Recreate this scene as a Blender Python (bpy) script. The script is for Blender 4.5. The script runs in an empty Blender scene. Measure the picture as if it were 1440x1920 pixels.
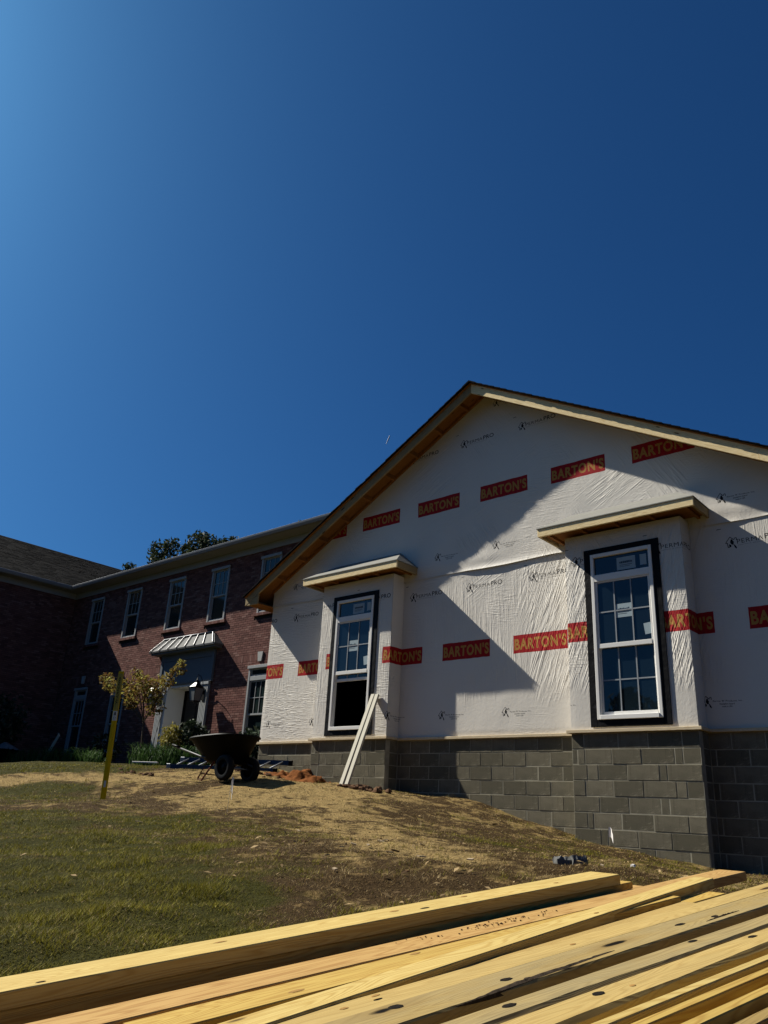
import bpy, math, random
import numpy as np
from mathutils import Vector, Matrix

random.seed(7); RNG = np.random.default_rng(7)
SC = bpy.context.scene; COL = SC.collection

# ------------------------------------------------------------------ camera
CAM = np.array([12.6092, -10.6027, -1.2861])
cam_d = bpy.data.cameras.new('camera'); cam = bpy.data.objects.new('camera', cam_d); COL.objects.link(cam)
R2 = Vector((0.753786, 0.655120, 0.051227)); U2 = Vector((0.202529, -0.305776, 0.930313)); F = Vector((-0.625131, 0.690882, 0.363171))
M = Matrix((R2, U2, -F)).transposed().to_4x4(); M.translation = Vector(CAM)
cam.matrix_world = M
cam_d.sensor_fit = 'HORIZONTAL'; cam_d.sensor_width = 36.0; cam_d.lens = 36.0*1470.34/1440.0
cam_d.clip_start = 0.05; cam_d.clip_end = 12000
SC.camera = cam

# ------------------------------------------------------------------ light
LD = Vector((3.9856, 1.0, -3.6974)).normalized()          # direction the sunlight travels
SUN_EL = math.asin(-LD.z)
SUN_AZ = math.atan2(-LD.x, -LD.y)                          # from +Y, clockwise towards +X
W = bpy.data.worlds.new('World'); SC.world = W; W.use_nodes = True
wn = W.node_tree.nodes; wl = W.node_tree.links
for n in list(wn): wn.remove(n)
sky = wn.new('ShaderNodeTexSky'); sky.sky_type = 'NISHITA'; sky.sun_disc = False
sky.sun_elevation = SUN_EL; sky.sun_rotation = SUN_AZ
sky.altitude = 0; sky.air_density = 0.85; sky.dust_density = 2.0; sky.ozone_density = 10.0
bg = wn.new('ShaderNodeBackground'); bg.inputs['Strength'].default_value = 0.05
wo = wn.new('ShaderNodeOutputWorld')
tint = wn.new('ShaderNodeMix'); tint.data_type = 'RGBA'; tint.blend_type = 'MULTIPLY'; tint.inputs[0].default_value = 1.0
tint.inputs[7].default_value = (.195, .50, .70, 1)          # deep polarised blue of the clear sky, the same all over
wl.new(sky.outputs['Color'], tint.inputs[6]); wl.new(tint.outputs[2], bg.inputs['Color']); wl.new(bg.outputs[0], wo.inputs[0])
sun_d = bpy.data.lights.new('sun', 'SUN'); sun_d.energy = 5.0; sun_d.angle = math.radians(0.53); sun_d.color = (1.0, 0.95, 0.84)
sun = bpy.data.objects.new('sun', sun_d); COL.objects.link(sun)
sun.rotation_euler = LD.to_track_quat('-Z', 'Y').to_euler(); sun.location = (-20, -10, 40)
SC.view_settings.view_transform = 'Standard'; SC.view_settings.look = 'None'
SC.view_settings.exposure = 0.9; SC.view_settings.gamma = 1.0; SC.view_settings.use_curve_mapping = False

# ------------------------------------------------------------------ material helpers
class NT:
    def __init__(s, name):
        s.m = bpy.data.materials.new(name); s.m.use_nodes = True
        s.t = s.m.node_tree; s.b = s.t.nodes['Principled BSDF']; s.b.inputs['Specular IOR Level'].default_value = .06
    def n(s, typ, **kw):
        x = s.t.nodes.new('ShaderNode'+typ)
        for k, v in kw.items():
            if k.startswith('i_'):
                key = k[2:]; key = int(key) if key.isdigit() else key.replace('_', ' ')
                x.inputs[key].default_value = v
            else: setattr(x, k, v)
        return x
    def l(s, a, b): s.t.links.new(a, b)
    def math(s, op, a, b=None, c=None, clamp=False):
        x = s.n('Math', operation=op); x.use_clamp = clamp
        for i, v in enumerate((a, b, c)):
            if v is None: continue
            if isinstance(v, (int, float)): x.inputs[i].default_value = v
            else: s.l(v, x.inputs[i])
        return x.outputs[0]
    def mix(s, fac, a, b, blend='MIX'):
        x = s.n('Mix', data_type='RGBA', blend_type=blend)
        for sock, v in ((x.inputs[0], fac), (x.inputs[6], a), (x.inputs[7], b)):
            if isinstance(v, (int, float)): sock.default_value = v
            elif isinstance(v, tuple): sock.default_value = v if len(v) == 4 else v+(1,)
            else: s.l(v, sock)
        return x.outputs[2]
    def mapping(s, vec, scale=(1,1,1), rot=(0,0,0), loc=(0,0,0)):
        x = s.n('Mapping'); x.inputs['Scale'].default_value = scale; x.inputs['Rotation'].default_value = rot; x.inputs['Location'].default_value = loc
        s.l(vec, x.inputs['Vector']); return x.outputs[0]
    def noise(s, vec, scale, detail=3, rough=.55, dist=0.):
        x = s.n('TexNoise'); x.inputs['Scale'].default_value = scale; x.inputs['Detail'].default_value = detail
        x.inputs['Roughness'].default_value = rough; x.inputs['Distortion'].default_value = dist
        if vec is not None: s.l(vec, x.inputs['Vector'])
        return x.outputs['Fac']
    def ramp(s, fac, a, b, ca=(0,0,0,1), cb=(1,1,1,1)):
        x = s.n('ValToRGB'); e = x.color_ramp.elements
        e[0].position = a; e[1].position = b; e[0].color = ca if len(ca) == 4 else ca+(1,); e[1].color = cb if len(cb) == 4 else cb+(1,)
        s.l(fac, x.inputs[0]); return x.outputs[0]
    def bump(s, h, dist, strength=1.0, prev=None):
        x = s.n('Bump'); x.inputs['Distance'].default_value = dist; x.inputs['Strength'].default_value = strength
        s.l(h, x.inputs['Height'])
        if prev is not None: s.l(prev, x.inputs['Normal'])
        s.l(x.outputs[0], s.b.inputs['Normal']); return x.outputs[0]
    def col(s, v):
        if isinstance(v, tuple): s.b.inputs['Base Color'].default_value = v if len(v) == 4 else v+(1,)
        else: s.l(v, s.b.inputs['Base Color'])
    def rough(s, v): s.b.inputs['Roughness'].default_value = v
    def attr(s, name): 
        x = s.n('Attribute', attribute_name=name); return x
    def obj(s): return s.n('TexCoord').outputs['Object']

def simple(name, c, rough=.6, metal=0., noise=0., nscale=8., bump=0.):
    t = NT(name); t.rough(rough); t.b.inputs['Metallic'].default_value = metal; t.b.inputs['Specular IOR Level'].default_value = .06 if rough > .45 else .3
    if noise or bump:
        f = t.noise(t.obj(), nscale, 5, .6)
        if noise:
            d = tuple(x*(1-noise) for x in c); u = tuple(min(1, x*(1+noise)) for x in c)
            t.col(t.mix(f, d, u))
        else: t.col(c)
        if bump: t.bump(f, bump)
    else: t.col(c)
    return t.m

def wood(name, light, dark, knots=.10, knotcol=(.05,.03,.015), weather=0., ring=26., wcol=(.22,.19,.15), knotblack=0.):
    t = NT(name); t.rough(.7)
    v = t.attr('loc').outputs['Vector']
    n1 = t.noise(t.mapping(v, (.55, 7., 7.)), 1.6, 2, .45, .3)
    rings = t.math('SINE', t.math('MULTIPLY', n1, ring*6.283))
    r = t.math('MULTIPLY_ADD', rings, .5, .5)
    r = t.math('POWER', r, 2.2)
    fine = t.noise(t.mapping(v, (3., 260., 260.)), 1., 3, .6)
    c = t.mix(t.math('MULTIPLY', r, .68 if not weather else .4), light, dark)
    c = t.mix(t.math('MULTIPLY', t.ramp(fine, .35, .7), .35), c, dark)
    broad = t.noise(t.mapping(v, (1.1, 4., 4.)), 1.7, 4, .6)
    c = t.mix(t.math('MULTIPLY', t.ramp(broad, .4, .75), .28), c, tuple(x*.62 for x in light))
    # knots
    wv = t.noise(v, 14., 2)
    vo = t.n('TexVoronoi', feature='F1'); vo.inputs['Scale'].default_value = 1.
    t.l(t.mapping(v, (2.1, 8.5, 8.5)), vo.inputs['Vector'])
    kd = t.math('ADD', vo.outputs['Distance'], t.math('MULTIPLY', t.math('SUBTRACT', wv, .5), .09))
    sc = t.n('SeparateColor'); t.l(vo.outputs['Color'], sc.inputs[0])
    sel = t.math('GREATER_THAN', sc.outputs[0], .45)
    k = t.math('MULTIPLY', t.ramp(kd, knots*.75, knots, (1,1,1,1), (0,0,0,1)), sel)
    halo = t.math('MULTIPLY', t.ramp(kd, knots, knots*2.4, (1,1,1,1), (0,0,0,1)), sel)
    if weather:
        w = t.noise(t.mapping(v, (1.6, 9., 9.)), 1.4, 5, .65)
        c = t.mix(t.math('MULTIPLY', t.ramp(w, .38, .62), weather), c, wcol)
        st = t.noise(t.mapping(v, (2.2, 40., 40.)), 1., 4, .7)
        c = t.mix(t.math('MULTIPLY', t.ramp(st, .55, .75), weather*.6), c, tuple(x*.4 for x in wcol))
    c = t.mix(t.math('MULTIPLY', halo, .45), c, dark)
    c = t.mix(k, c, knotcol)
    t.col(c)
    h = t.math('ADD', t.math('MULTIPLY', fine, .5), t.math('MULTIPLY', r, .5))
    h = t.math('SUBTRACT', h, t.math('MULTIPLY', k, 1.2 if knotblack else .2))
    t.bump(h, .0007)
    return t.m

# ------------------------------------------------------------------ mesh helpers
class MB:
    def __init__(s): s.v = []; s.f = []; s.mi = []; s.loc = []
    def add(s, vs, fs, mi=0, loc=None):
        b = len(s.v); s.v += [tuple(p) for p in vs]; s.f += [tuple(i+b for i in f) for f in fs]; s.mi += [mi]*len(fs)
        s.loc += [tuple(p) for p in (loc if loc is not None else vs)]
    BF = [(0,3,2,1),(4,5,6,7),(0,1,5,4),(1,2,6,5),(2,3,7,6),(3,0,4,7)]
    def box(s, x0, x1, y0, y1, z0, z1, mi=0, long=None):
        vs = [(x0,y0,z0),(x1,y0,z0),(x1,y1,z0),(x0,y1,z0),(x0,y0,z1),(x1,y0,z1),(x1,y1,z1),(x0,y1,z1)]
        loc = None
        if long is not None:
            o = (random.random()*40, random.random()*9, random.random()*9)
            pr = {'x': (0,1,2), 'y': (1,0,2), 'z': (2,0,1)}[long]
            loc = [(p[pr[0]]+o[0], p[pr[1]]+o[1], p[pr[2]]+o[2]) for p in vs]
        s.add(vs, s.BF, mi, loc)
    def obox(s, p0, p1, w, h, up=(0,0,1), mi=0, anchor=(0.5,0.5)):
        """box along p0->p1; w across (right), h along up; anchor = where the line runs in the section"""
        p0 = Vector(p0); p1 = Vector(p1); a = (p1-p0); L = a.length; a.normalize()
        r = a.cross(Vector(up)).normalized(); u = r.cross(a)
        o = (random.random()*40, random.random()*9, random.random()*9)
        vs = []; loc = []
        for q, t in ((p0, 0.), (p1, L)):
            for cu, cr in ((0,0),(0,1),(1,1),(1,0)):
                vs.append(q + r*(cr-anchor[0])*w + u*(cu-anchor[1])*h); loc.append((t+o[0], cr*w+o[1], cu*h+o[2]))
        s.add(vs, [(0,1,2,3),(7,6,5,4),(0,4,5,1),(1,5,6,2),(2,6,7,3),(3,7,4,0)], mi, loc)
    def prism(s, poly, axis, a, b, mi=0, loc=None):
        """poly: list of 2D points; extruded along axis from a to b. x:(y,z) y:(x,z) z:(x,y)"""
        def P(p, t): return {'x': (t,p[0],p[1]), 'y': (p[0],t,p[1]), 'z': (p[0],p[1],t)}[axis]
        n = len(poly); vs = [P(p,a) for p in poly]+[P(p,b) for p in poly]
        fs = [tuple(range(n)), tuple(range(2*n-1, n-1, -1))]+[(i, i+n, (i+1)%n+n, (i+1)%n) for i in range(n)]
        s.add(vs, fs, mi, loc(vs) if loc else None)
    def tube(s, pts, rad, n=8, mi=0, cap=True):
        pts = [Vector(p) for p in pts]
        if not isinstance(rad, (list, tuple)): rad = [rad]*len(pts)
        rings = []; ref = Vector((0,0,1))
        for i, p in enumerate(pts):
            d = (pts[min(i+1,len(pts)-1)]-pts[max(i-1,0)]).normalized()
            rf = ref if abs(d.z) < .9 else Vector((1,0,0))
            x = d.cross(rf).normalized(); y = x.cross(d)
            rings.append([p+(x*math.cos(t)+y*math.sin(t))*rad[i] for t in [2*math.pi*k/n for k in range(n)]])
        vs = [q for r in rings for q in r]; fs = []
        for i in range(len(pts)-1):
            for k in range(n): fs.append((i*n+k, i*n+(k+1)%n, (i+1)*n+(k+1)%n, (i+1)*n+k))
        if cap: fs += [tuple(range(n-1,-1,-1)), tuple(range((len(pts)-1)*n, len(pts)*n))]
        s.add(vs, fs, mi)
    def lathe(s, c, prof, n=16, axis=(0,0,1), mi=0):
        ax = Vector(axis).normalized(); x = ax.orthogonal().normalized(); y = ax.cross(x); c = Vector(c)
        vs = []; fs = []
        for r, h in prof:
            for k in range(n):
                t = 2*math.pi*k/n; vs.append(c+ax*h+(x*math.cos(t)+y*math.sin(t))*r)
        for i in range(len(prof)-1):
            for k in range(n): fs.append((i*n+k, i*n+(k+1)%n, (i+1)*n+(k+1)%n, (i+1)*n+k))
        s.add(vs, fs, mi)
    def quad(s, a, b, c, d, mi=0): s.add([a,b,c,d], [(0,1,2,3)], mi)

def link(name, me, parent=None, mats=()):
    o = bpy.data.objects.new(name, me); COL.objects.link(o)
    for m in mats: me.materials.append(m)
    if parent is not None:
        o.parent = parent
        if parent.type == 'EMPTY': o.location = -Vector(parent.location)
    return o
def build(name, mb, mats, parent=None, smooth=False, kind=None, label=None, bevel=0.):
    me = bpy.data.meshes.new(name); me.from_pydata(mb.v, [], mb.f)
    if not isinstance(mats, (list, tuple)): mats = [mats]
    o = link(name, me, parent, mats)
    if len(mats) > 1: me.polygons.foreach_set('material_index', mb.mi)
    a = me.attributes.new('loc', 'FLOAT_VECTOR', 'POINT'); a.data.foreach_set('vector', np.array(mb.loc, dtype=np.float32).ravel())
    if smooth: me.polygons.foreach_set('use_smooth', [True]*len(me.polygons))
    if bevel:
        bv = o.modifiers.new('bevel', 'BEVEL'); bv.width = bevel; bv.segments = 1; bv.limit_method = 'ANGLE'
    if kind: o['kind'] = kind
    if label: o['label'] = label
    me.update(); return o
def np_mesh(name, V, Fa, mats, parent=None, cols=None, kind=None, fn=3):
    """V: n x 3, Fa: m x fn indices, cols: n x 4"""
    me = bpy.data.meshes.new(name); V = np.asarray(V, np.float32); Fa = np.asarray(Fa, np.int32)
    me.vertices.add(len(V)); me.vertices.foreach_set('co', V.ravel())
    me.loops.add(Fa.size); me.loops.foreach_set('vertex_index', Fa.ravel())
    me.polygons.add(len(Fa)); me.polygons.foreach_set('loop_start', np.arange(0, Fa.size, fn, dtype=np.int32))
    me.polygons.foreach_set('loop_total', np.full(len(Fa), fn, np.int32))
    if cols is not None:
        a = me.attributes.new('tint', 'FLOAT_COLOR', 'POINT'); a.data.foreach_set('color', np.asarray(cols, np.float32).ravel())
    me.update(); me.validate()
    o = link(name, me, parent, mats if isinstance(mats, (list, tuple)) else [mats])
    if kind: o['kind'] = kind
    return o
def tag(o, label, cat, group=None):
    o['label'] = label; o['category'] = cat
    if group: o['group'] = group
    return o
def thing(name, label, cat, loc, group=None):
    o = bpy.data.objects.new(name, None); COL.objects.link(o); o.location = loc; o.empty_display_size = .2
    return tag(o, label, cat, group)
def wall_cells(mb, u0, u1, z0, z1, holes, put):
    us = sorted({u0, u1, *[min(max(h[i], u0), u1) for h in holes for i in (0,1)]}); zs = sorted({z0, z1, *[min(max(h[i], z0), z1) for h in holes for i in (2,3)]})
    for a, b in zip(us, us[1:]):
        for c, d in zip(zs, zs[1:]):
            um, zm = (a+b)/2, (c+d)/2
            if any(h[0] < um < h[1] and h[2] < zm < h[3] for h in holes): continue
            put(a, b, c, d)

# ------------------------------------------------------------------ terrain function
CP = np.array([[0.0, 0.0, -0.5], [1.2, 0.0, -0.58], [2.1, -0.35, -0.75], [3.66, -0.4, -0.85], [4.28, 0.0, -0.9], [5.22, 0.0, -0.98], [5.9, 0.0, -1.14], [6.25, 0.0, -1.22], [6.9, 0.0, -1.4], [7.98, -0.32, -1.53], [8.86, -0.32, -1.62], [9.3, 0.0, -1.68], [11.0, 0.0, -1.75], [2.4, -2.4, -0.875], [1.45, -4.05, -1.25], [4.9, -4.5, -1.335], [1.9, -5.8, -1.32], [7.5, -8.25, -1.62], [8.97, -6.98, -1.5], [8.24, -7.62, -1.55], [-1.3, -1.2, -0.6], [1.1, -0.5, -0.64], [-4.3, -3.1, -0.66], [-9.0, -1.0, -0.52], [-14.0, 3.8, -0.15], [-9.0, 3.8, -0.28], [-3.0, 3.8, -0.35], [-2.0, 1.0, -0.45], [-15.0, -3.0, -0.6], [10.7, -6.2, -1.51], [10.2, -3.0, -1.66], [9.3, -1.2, -1.68], [13.0, -5.0, -1.75], [13.0, -1.0, -1.75], [0.0, -9.0, -1.7], [-5.0, -7.0, -1.3], [-10.0, -9.0, -1.2], [6.0, -2.2, -1.25], [8.0, -2.5, -1.53], [10.188, -9.937, -1.86], [10.328, -9.053, -1.769], [10.483, -8.07, -1.668], [10.654, -6.989, -1.557], [10.763, -6.301, -1.52], [11.028, -10.07, -1.93], [11.276, -8.498, -1.768], [11.494, -7.122, -1.627], [11.818, -10.195, -1.985], [12.066, -8.623, -1.823], [12.284, -7.247, -1.682], [12.6, -10.6, -2.0], [14.0, -9.0, -1.9], [15.0, -11.0, -2.2], [9.6, -10.6, -1.85]])
GC = np.array([(13.5,-3.,.35,.0),(16.,-6.,.9,.0),(14.5,-9.,.9,.0),(12.5,-13.,1.,.0),(8.,-13.5,1.,.0),(0.,-14.,1.,.0),(-9.,-10.,1.,.0),(17.,0.,.3,.0),(12.2,-1.,.2,.1),(-12.,-3.,1.,.0),(4.,-30.,1.,.0),(30.,-10.,1.,.0),(9.79, -9.17, 1.0, 0.0),(9.74, -8.92, 1.0, 0.0),(9.75, -8.6, 1.0, 0.0),(8.7, -8.5, 1.0, 0.0),(8.99, -8.25, 1.0, 0.0),(9.58, -8.22, 1.0, 0.0),(7.45, -8.04, 1.0, 0.0),(7.59, -7.58, 1.0, 0.0),(8.37, -7.51, 1.0, 0.0),(1.04, -5.08, 1.0, 0.0),(-0.26, -3.97, 1.0, 0.0),(5.37, -5.69, 1.0, 0.0),(-3.18, -3.6, 1.0, 0.0),(-2.86, -2.71, 1.0, 0.0),(-2.3, -2.02, 1.0, 0.0),(4.72, -6.9, 1.0, 0.0),(9.8, -8.17, 1.0, 0.0),(9.25, -7.81, 0.55, 0.1),(6.93, -5.94, 0.55, 0.1),(7.58, -2.98, 0.55, 0.1),(10.15, -5.89, 0.55, 0.1),(10.44, -6.14, 0.55, 0.1),(9.97, -8.11, 0.12, 0.15),(9.92, -7.74, 0.12, 0.15),(9.49, -7.09, 0.12, 0.15),(9.02, -6.95, 0.12, 0.15),(8.73, -7.2, 0.12, 0.15),(9.92, -7.17, 0.12, 0.15),(10.1, -6.95, 0.12, 0.15),(5.22, -4.17, 0.12, 0.15),(3.21, -4.66, 0.12, 0.15),(1.89, -3.13, 0.12, 0.15),(5.92, -2.07, 0.12, 0.15),(9.76, -6.17, 0.12, 0.15),(10.13, -6.48, 0.12, 0.15),(-1.58, -3.72, 0.0, 1.0),(-0.72, -2.79, 0.0, 1.0),(0.12, -2.25, 0.0, 1.0),(3.56, -3.24, 0.0, 1.0),(4.4, -2.92, 0.0, 1.0),(3.72, -3.8, 0.0, 1.0),(7.15, -4.84, 0.0, 1.0),(9.03, -6.47, 0.0, 1.0),(9.33, -6.61, 0.0, 1.0),(9.82, -6.8, 0.0, 1.0),(5.57, -3.47, 0.0, 1.0),(10.47, -5.86, 0.0, 1.0),(3.4, -2.0, 0.0, 1.0)])
def _fit(cp):
    d = np.hypot(cp[:,None,0]-cp[None,:,0], cp[:,None,1]-cp[None,:,1])
    K = np.where(d > 0, d*d*np.log(d+1e-12), 0)+.02*np.eye(len(cp)); P = np.c_[np.ones(len(cp)), cp[:,:2]]
    return np.linalg.solve(np.block([[K, P], [P.T, np.zeros((3,3))]]), np.r_[cp[:,2], 0, 0, 0])
_S = _fit(CP)
def H(x, y):
    x = np.asarray(x, float); y = np.asarray(y, float); sh = x.shape; x = x.ravel(); y = y.ravel()
    cx = np.clip(x, -17, 15); cy = np.clip(y, -11.5, 5)
    d = np.hypot(cx[:,None]-CP[None,:,0], cy[:,None]-CP[None,:,1])
    z = np.where(d > 0, d*d*np.log(d+1e-12), 0)@_S[:len(CP)]+_S[-3]+_S[-2]*cx+_S[-1]*cy
    out = np.hypot(x-cx, y-cy); w = np.clip(out/25, 0, 1); w = w*w*(3-2*w)
    z = z*(1-w)+(-2.0)*w
    return z.reshape(sh)
def h1(x, y): return float(H(np.array([x]), np.array([y]))[0])
def vnoise(x, y, s, seed=0):
    """smooth value noise 0..1"""
    x = np.asarray(x)*s+seed*17.3; y = np.asarray(y)*s+seed*7.1
    xi = np.floor(x).astype(np.int64); yi = np.floor(y).astype(np.int64); fx = x-xi; fy = y-yi
    fx = fx*fx*(3-2*fx); fy = fy*fy*(3-2*fy)
    def hsh(a, b):
        n = (a*374761393+b*668265263+seed*982451653) & 0x7fffffff; n = ((n ^ (n >> 13))*1274126177) & 0x7fffffff
        return ((n ^ (n >> 16)) & 0xffff)/65535.
    return (hsh(xi,yi)*(1-fx)+hsh(xi+1,yi)*fx)*(1-fy)+(hsh(xi,yi+1)*(1-fx)+hsh(xi+1,yi+1)*fx)*fy
def ground_mask(x, y):
    """greenness, bare straw"""
    d2 = (x[:,None]-GC[None,:,0])**2+(y[:,None]-GC[None,:,1])**2
    r = np.hypot(x-CAM[0], y-CAM[1])
    w = 1/(d2+(.03*r[:,None])**2)**1.5
    w /= w.sum(1, keepdims=True); g = w@GC[:,2]; d = w@GC[:,3]
    n = .42*vnoise(x, y, 2.2, 3)+.33*vnoise(x, y, 6., 4)+.25*vnoise(x, y, 19., 5)-.5
    n2 = .45*vnoise(x, y, 3.1, 13)+.55*vnoise(x, y, 12., 14)-.5
    return np.clip(g+n*1.15, 0, 1), np.clip(d+n*.5+n2*1.5, 0, 1)

# ------------------------------------------------------------------ materials
M_brick = NT('brick')
def _():
    t = M_brick; t.rough(.85)
    g = t.n('NewGeometry'); oi = t.n('ObjectInfo')
    r = t.math('FRACT', t.math('ADD', g.outputs['Random Per Island'], t.math('MULTIPLY', oi.outputs['Random'], 7.)))
    cr = t.n('ValToRGB'); e = cr.color_ramp.elements; e[0].position = 0; e[0].color = (.10,.040,.032,1); e[1].position = 1; e[1].color = (.27,.145,.12,1)
    a = e.new(.35); a.color = (.165,.068,.055,1); b = e.new(.8); b.color = (.21,.092,.074,1); c = e.new(.93); c.color = (.24,.125,.10,1)
    t.l(r, cr.inputs[0])
    n = t.noise(t.obj(), 45., 4, .65)
    t.col(t.mix(t.math('MULTIPLY', n, .5), cr.outputs[0], (.12,.07,.06,1))); t.bump(n, .002)
_(); M_brick = M_brick.m
M_mortar = simple('brick_mortar', (.045,.030,.026), .95, noise=.3, nscale=30)
M_cmu = NT('grey_block')
def _():
    t = M_cmu; t.rough(.95)
    g = t.n('NewGeometry'); oi = t.n('ObjectInfo')
    v = t.obj(); n = t.noise(v, 90., 4, .7); n2 = t.noise(v, 3.5, 5, .6)
    c = t.mix(oi.outputs['Random'], (.105,.094,.066), (.20,.177,.127))
    c = t.mix(t.math('MULTIPLY', t.ramp(n2, .35, .65), .6), c, (.085,.080,.058))
    st = t.noise(t.mapping(v, (14,14,.9)), 1., 4, .65)
    c = t.mix(t.math('MULTIPLY', t.ramp(st, .55, .72), .5), c, (.05,.042,.03))
    sm = t.noise(t.mapping(v, (5.,5.,9.), (0,0,0), (4,0,2)), 1., 6, .7, .8)
    c = t.mix(t.math('MULTIPLY', t.ramp(sm, .60, .68), .45), c, (.30,.27,.20)); pit = t.ramp(t.noise(v, 160., 2, .5), .30, .40)
    c = t.mix(t.math('SUBTRACT', 1., pit), c, (.03,.027,.02)); t.col(c); t.bump(t.math('ADD', n, pit), .006)
_(); M_cmu = M_cmu.m
M_cmortar = simple('block_mortar', (.27,.25,.19), .95, noise=.7, nscale=5, bump=.003)
M_pine = wood('pine', (.43,.30,.085), (.28,.155,.036))
M_pine_pale = wood('pine_pale', (.48,.365,.135), (.33,.21,.058), knots=.11)
M_pine_red = wood('pine_reddish', (.40,.255,.095), (.25,.13,.042), knots=.09)
M_pine_grey = wood('pine_weathered', (.31,.225,.088), (.18,.115,.040), knots=.16, knotcol=(.004,.003,.002), weather=.6, wcol=(.25,.20,.105), knotblack=1)
M_pine_tan = wood('pine_tan', (.325,.225,.078), (.20,.12,.037), knots=.15, knotcol=(.005,.0035,.002), weather=.4, wcol=(.20,.145,.066), knotblack=1)
M_pine_gold = wood('pine_golden', (.42,.305,.115), (.26,.16,.048), knots=.13, weather=.2, wcol=(.22,.16,.07))
M_pine_dull = wood('pine_dull', (.32,.24,.105), (.15,.10,.042), knots=.15, weather=.7, wcol=(.215,.175,.095))
M_sheet = simple('pale_sheeting', (.16,.16,.155), .6, noise=.4, nscale=12)
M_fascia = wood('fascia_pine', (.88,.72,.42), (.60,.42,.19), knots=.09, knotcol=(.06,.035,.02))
M_fascia_shaded = wood('fascia_shaded', (.34,.26,.14), (.20,.14,.07), knots=.12, knotcol=(.02,.012,.008))  # darker copy of the fascia pine, with the boards' shade put into the colour
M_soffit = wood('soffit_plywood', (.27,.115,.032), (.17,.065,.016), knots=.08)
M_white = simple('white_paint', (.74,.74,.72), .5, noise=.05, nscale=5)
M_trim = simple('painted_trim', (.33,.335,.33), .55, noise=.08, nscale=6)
M_vinyl = simple('white_vinyl', (.70,.685,.65), .5)
M_primed = simple('primed_board', (.42,.39,.31), .6, noise=.06, nscale=12)
M_muntin = simple('window_grid', (.26,.28,.30), .5)
M_sill = wood('sill_wood', (.60,.50,.34), (.44,.33,.19), knots=.08)
M_tape = NT('black_flashing_tape')
def _():
    t = M_tape; t.rough(.5); v = t.obj(); n = t.noise(t.mapping(v, (1,1,.4)), 22., 4, .7)
    t.col(t.mix(t.ramp(n, .66, .74), (.006,.006,.007), (.06,.06,.065))); t.bump(t.noise(v, 9., 4, .6), .01)
_(); M_tape = M_tape.m
M_glass = NT('window_glass')
def _():
    t = M_glass; t.rough(.02); t.b.inputs['Specular IOR Level'].default_value = .42; t.col((.006,.012,.018)); t.b.inputs['IOR'].default_value = 1.62
    t.bump(t.noise(t.obj(), 1.3, 1, .5), .004)
_(); M_glass = M_glass.m
M_glass_old = simple('old_window_glass', (.012,.022,.022), .05)
M_curtain = simple('window_blind', (.10,.12,.11), .8)
M_sticker = simple('pane_sticker', (.30,.37,.40), .8)
M_sticker_ink = simple('sticker_ink', (.03,.05,.08), .8)
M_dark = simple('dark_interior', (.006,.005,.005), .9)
M_shingle = NT('roof_shingle')
def _():
    t = M_shingle; t.rough(.95); g = t.n('NewGeometry'); v = t.obj(); n = t.noise(v, 120., 3, .7)
    c = t.mix(g.outputs['Random Per Island'], (.002,.0023,.0035), (.006,.006,.008)); c = t.mix(t.math('MULTIPLY', n, .5), c, (.005,.005,.007)); t.col(c); t.bump(n, .003)
_(); M_shingle = M_shingle.m
M_metal = simple('standing_seam_metal', (.070,.072,.075), .65, noise=.1)
M_gutter = simple('gutter_paint', (.26,.26,.26), .4)
M_under = simple('roof_underlayment', (.20,.195,.175), .8, noise=.2, nscale=9, bump=.004)
M_iron = simple('lantern_metal', (.02,.02,.022), .4, metal=.6)
M_lglass = simple('lantern_glass', (.20,.21,.21), .12)
M_black = simple('black_poly', (.003,.003,.003), .5, noise=.2)
M_rubber = simple('tyre_rubber', (.010,.010,.010), .5)
M_red = simple('rusty_steel', (.12,.035,.02), .6, noise=.3)
M_steel = simple('steel_tube', (.25,.25,.25), .35, metal=.8)
M_blue = simple('blue_fibreglass', (.014,.034,.075), .5, noise=.1)
M_alu = simple('aluminium', (.20,.21,.225), .5, metal=.4)
M_yellow = simple('yellow_plastic', (.56,.37,.008), .6, noise=.12, nscale=10)
M_label = simple('marker_label', (.30,.25,.06), .6)
M_labelw = simple('marker_label_white', (.55,.55,.50), .6)
M_ink = simple('black_ink', (.01,.01,.01), .7)
M_clay = simple('orange_clay', (.15,.052,.013), .95, noise=.6, nscale=16, bump=.02)
M_clod = simple('brown_clod', (.10,.055,.03), .95, noise=.4, nscale=14, bump=.02)
M_flag = simple('flag_plastic', (.66,.62,.58), .5)
M_concrete = simple('broken_concrete', (.11,.11,.105), .95, noise=.25, nscale=25, bump=.006)
M_chip = simple('wood_chip', (.27,.21,.14), .9, noise=.3, nscale=30)
M_knot = simple('dark_knot', (.010,.008,.006), .8, noise=.5, nscale=60, bump=.002)
M_barkedge = simple('bark_edge', (.035,.025,.017), .95, noise=.8, nscale=70, bump=.006)
M_knot_light = simple('sound_knot', (.27,.155,.05), .7, noise=.5, nscale=90)
M_bark = simple('bark', (.09,.07,.055), .95, noise=.3, nscale=20, bump=.01)

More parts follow.
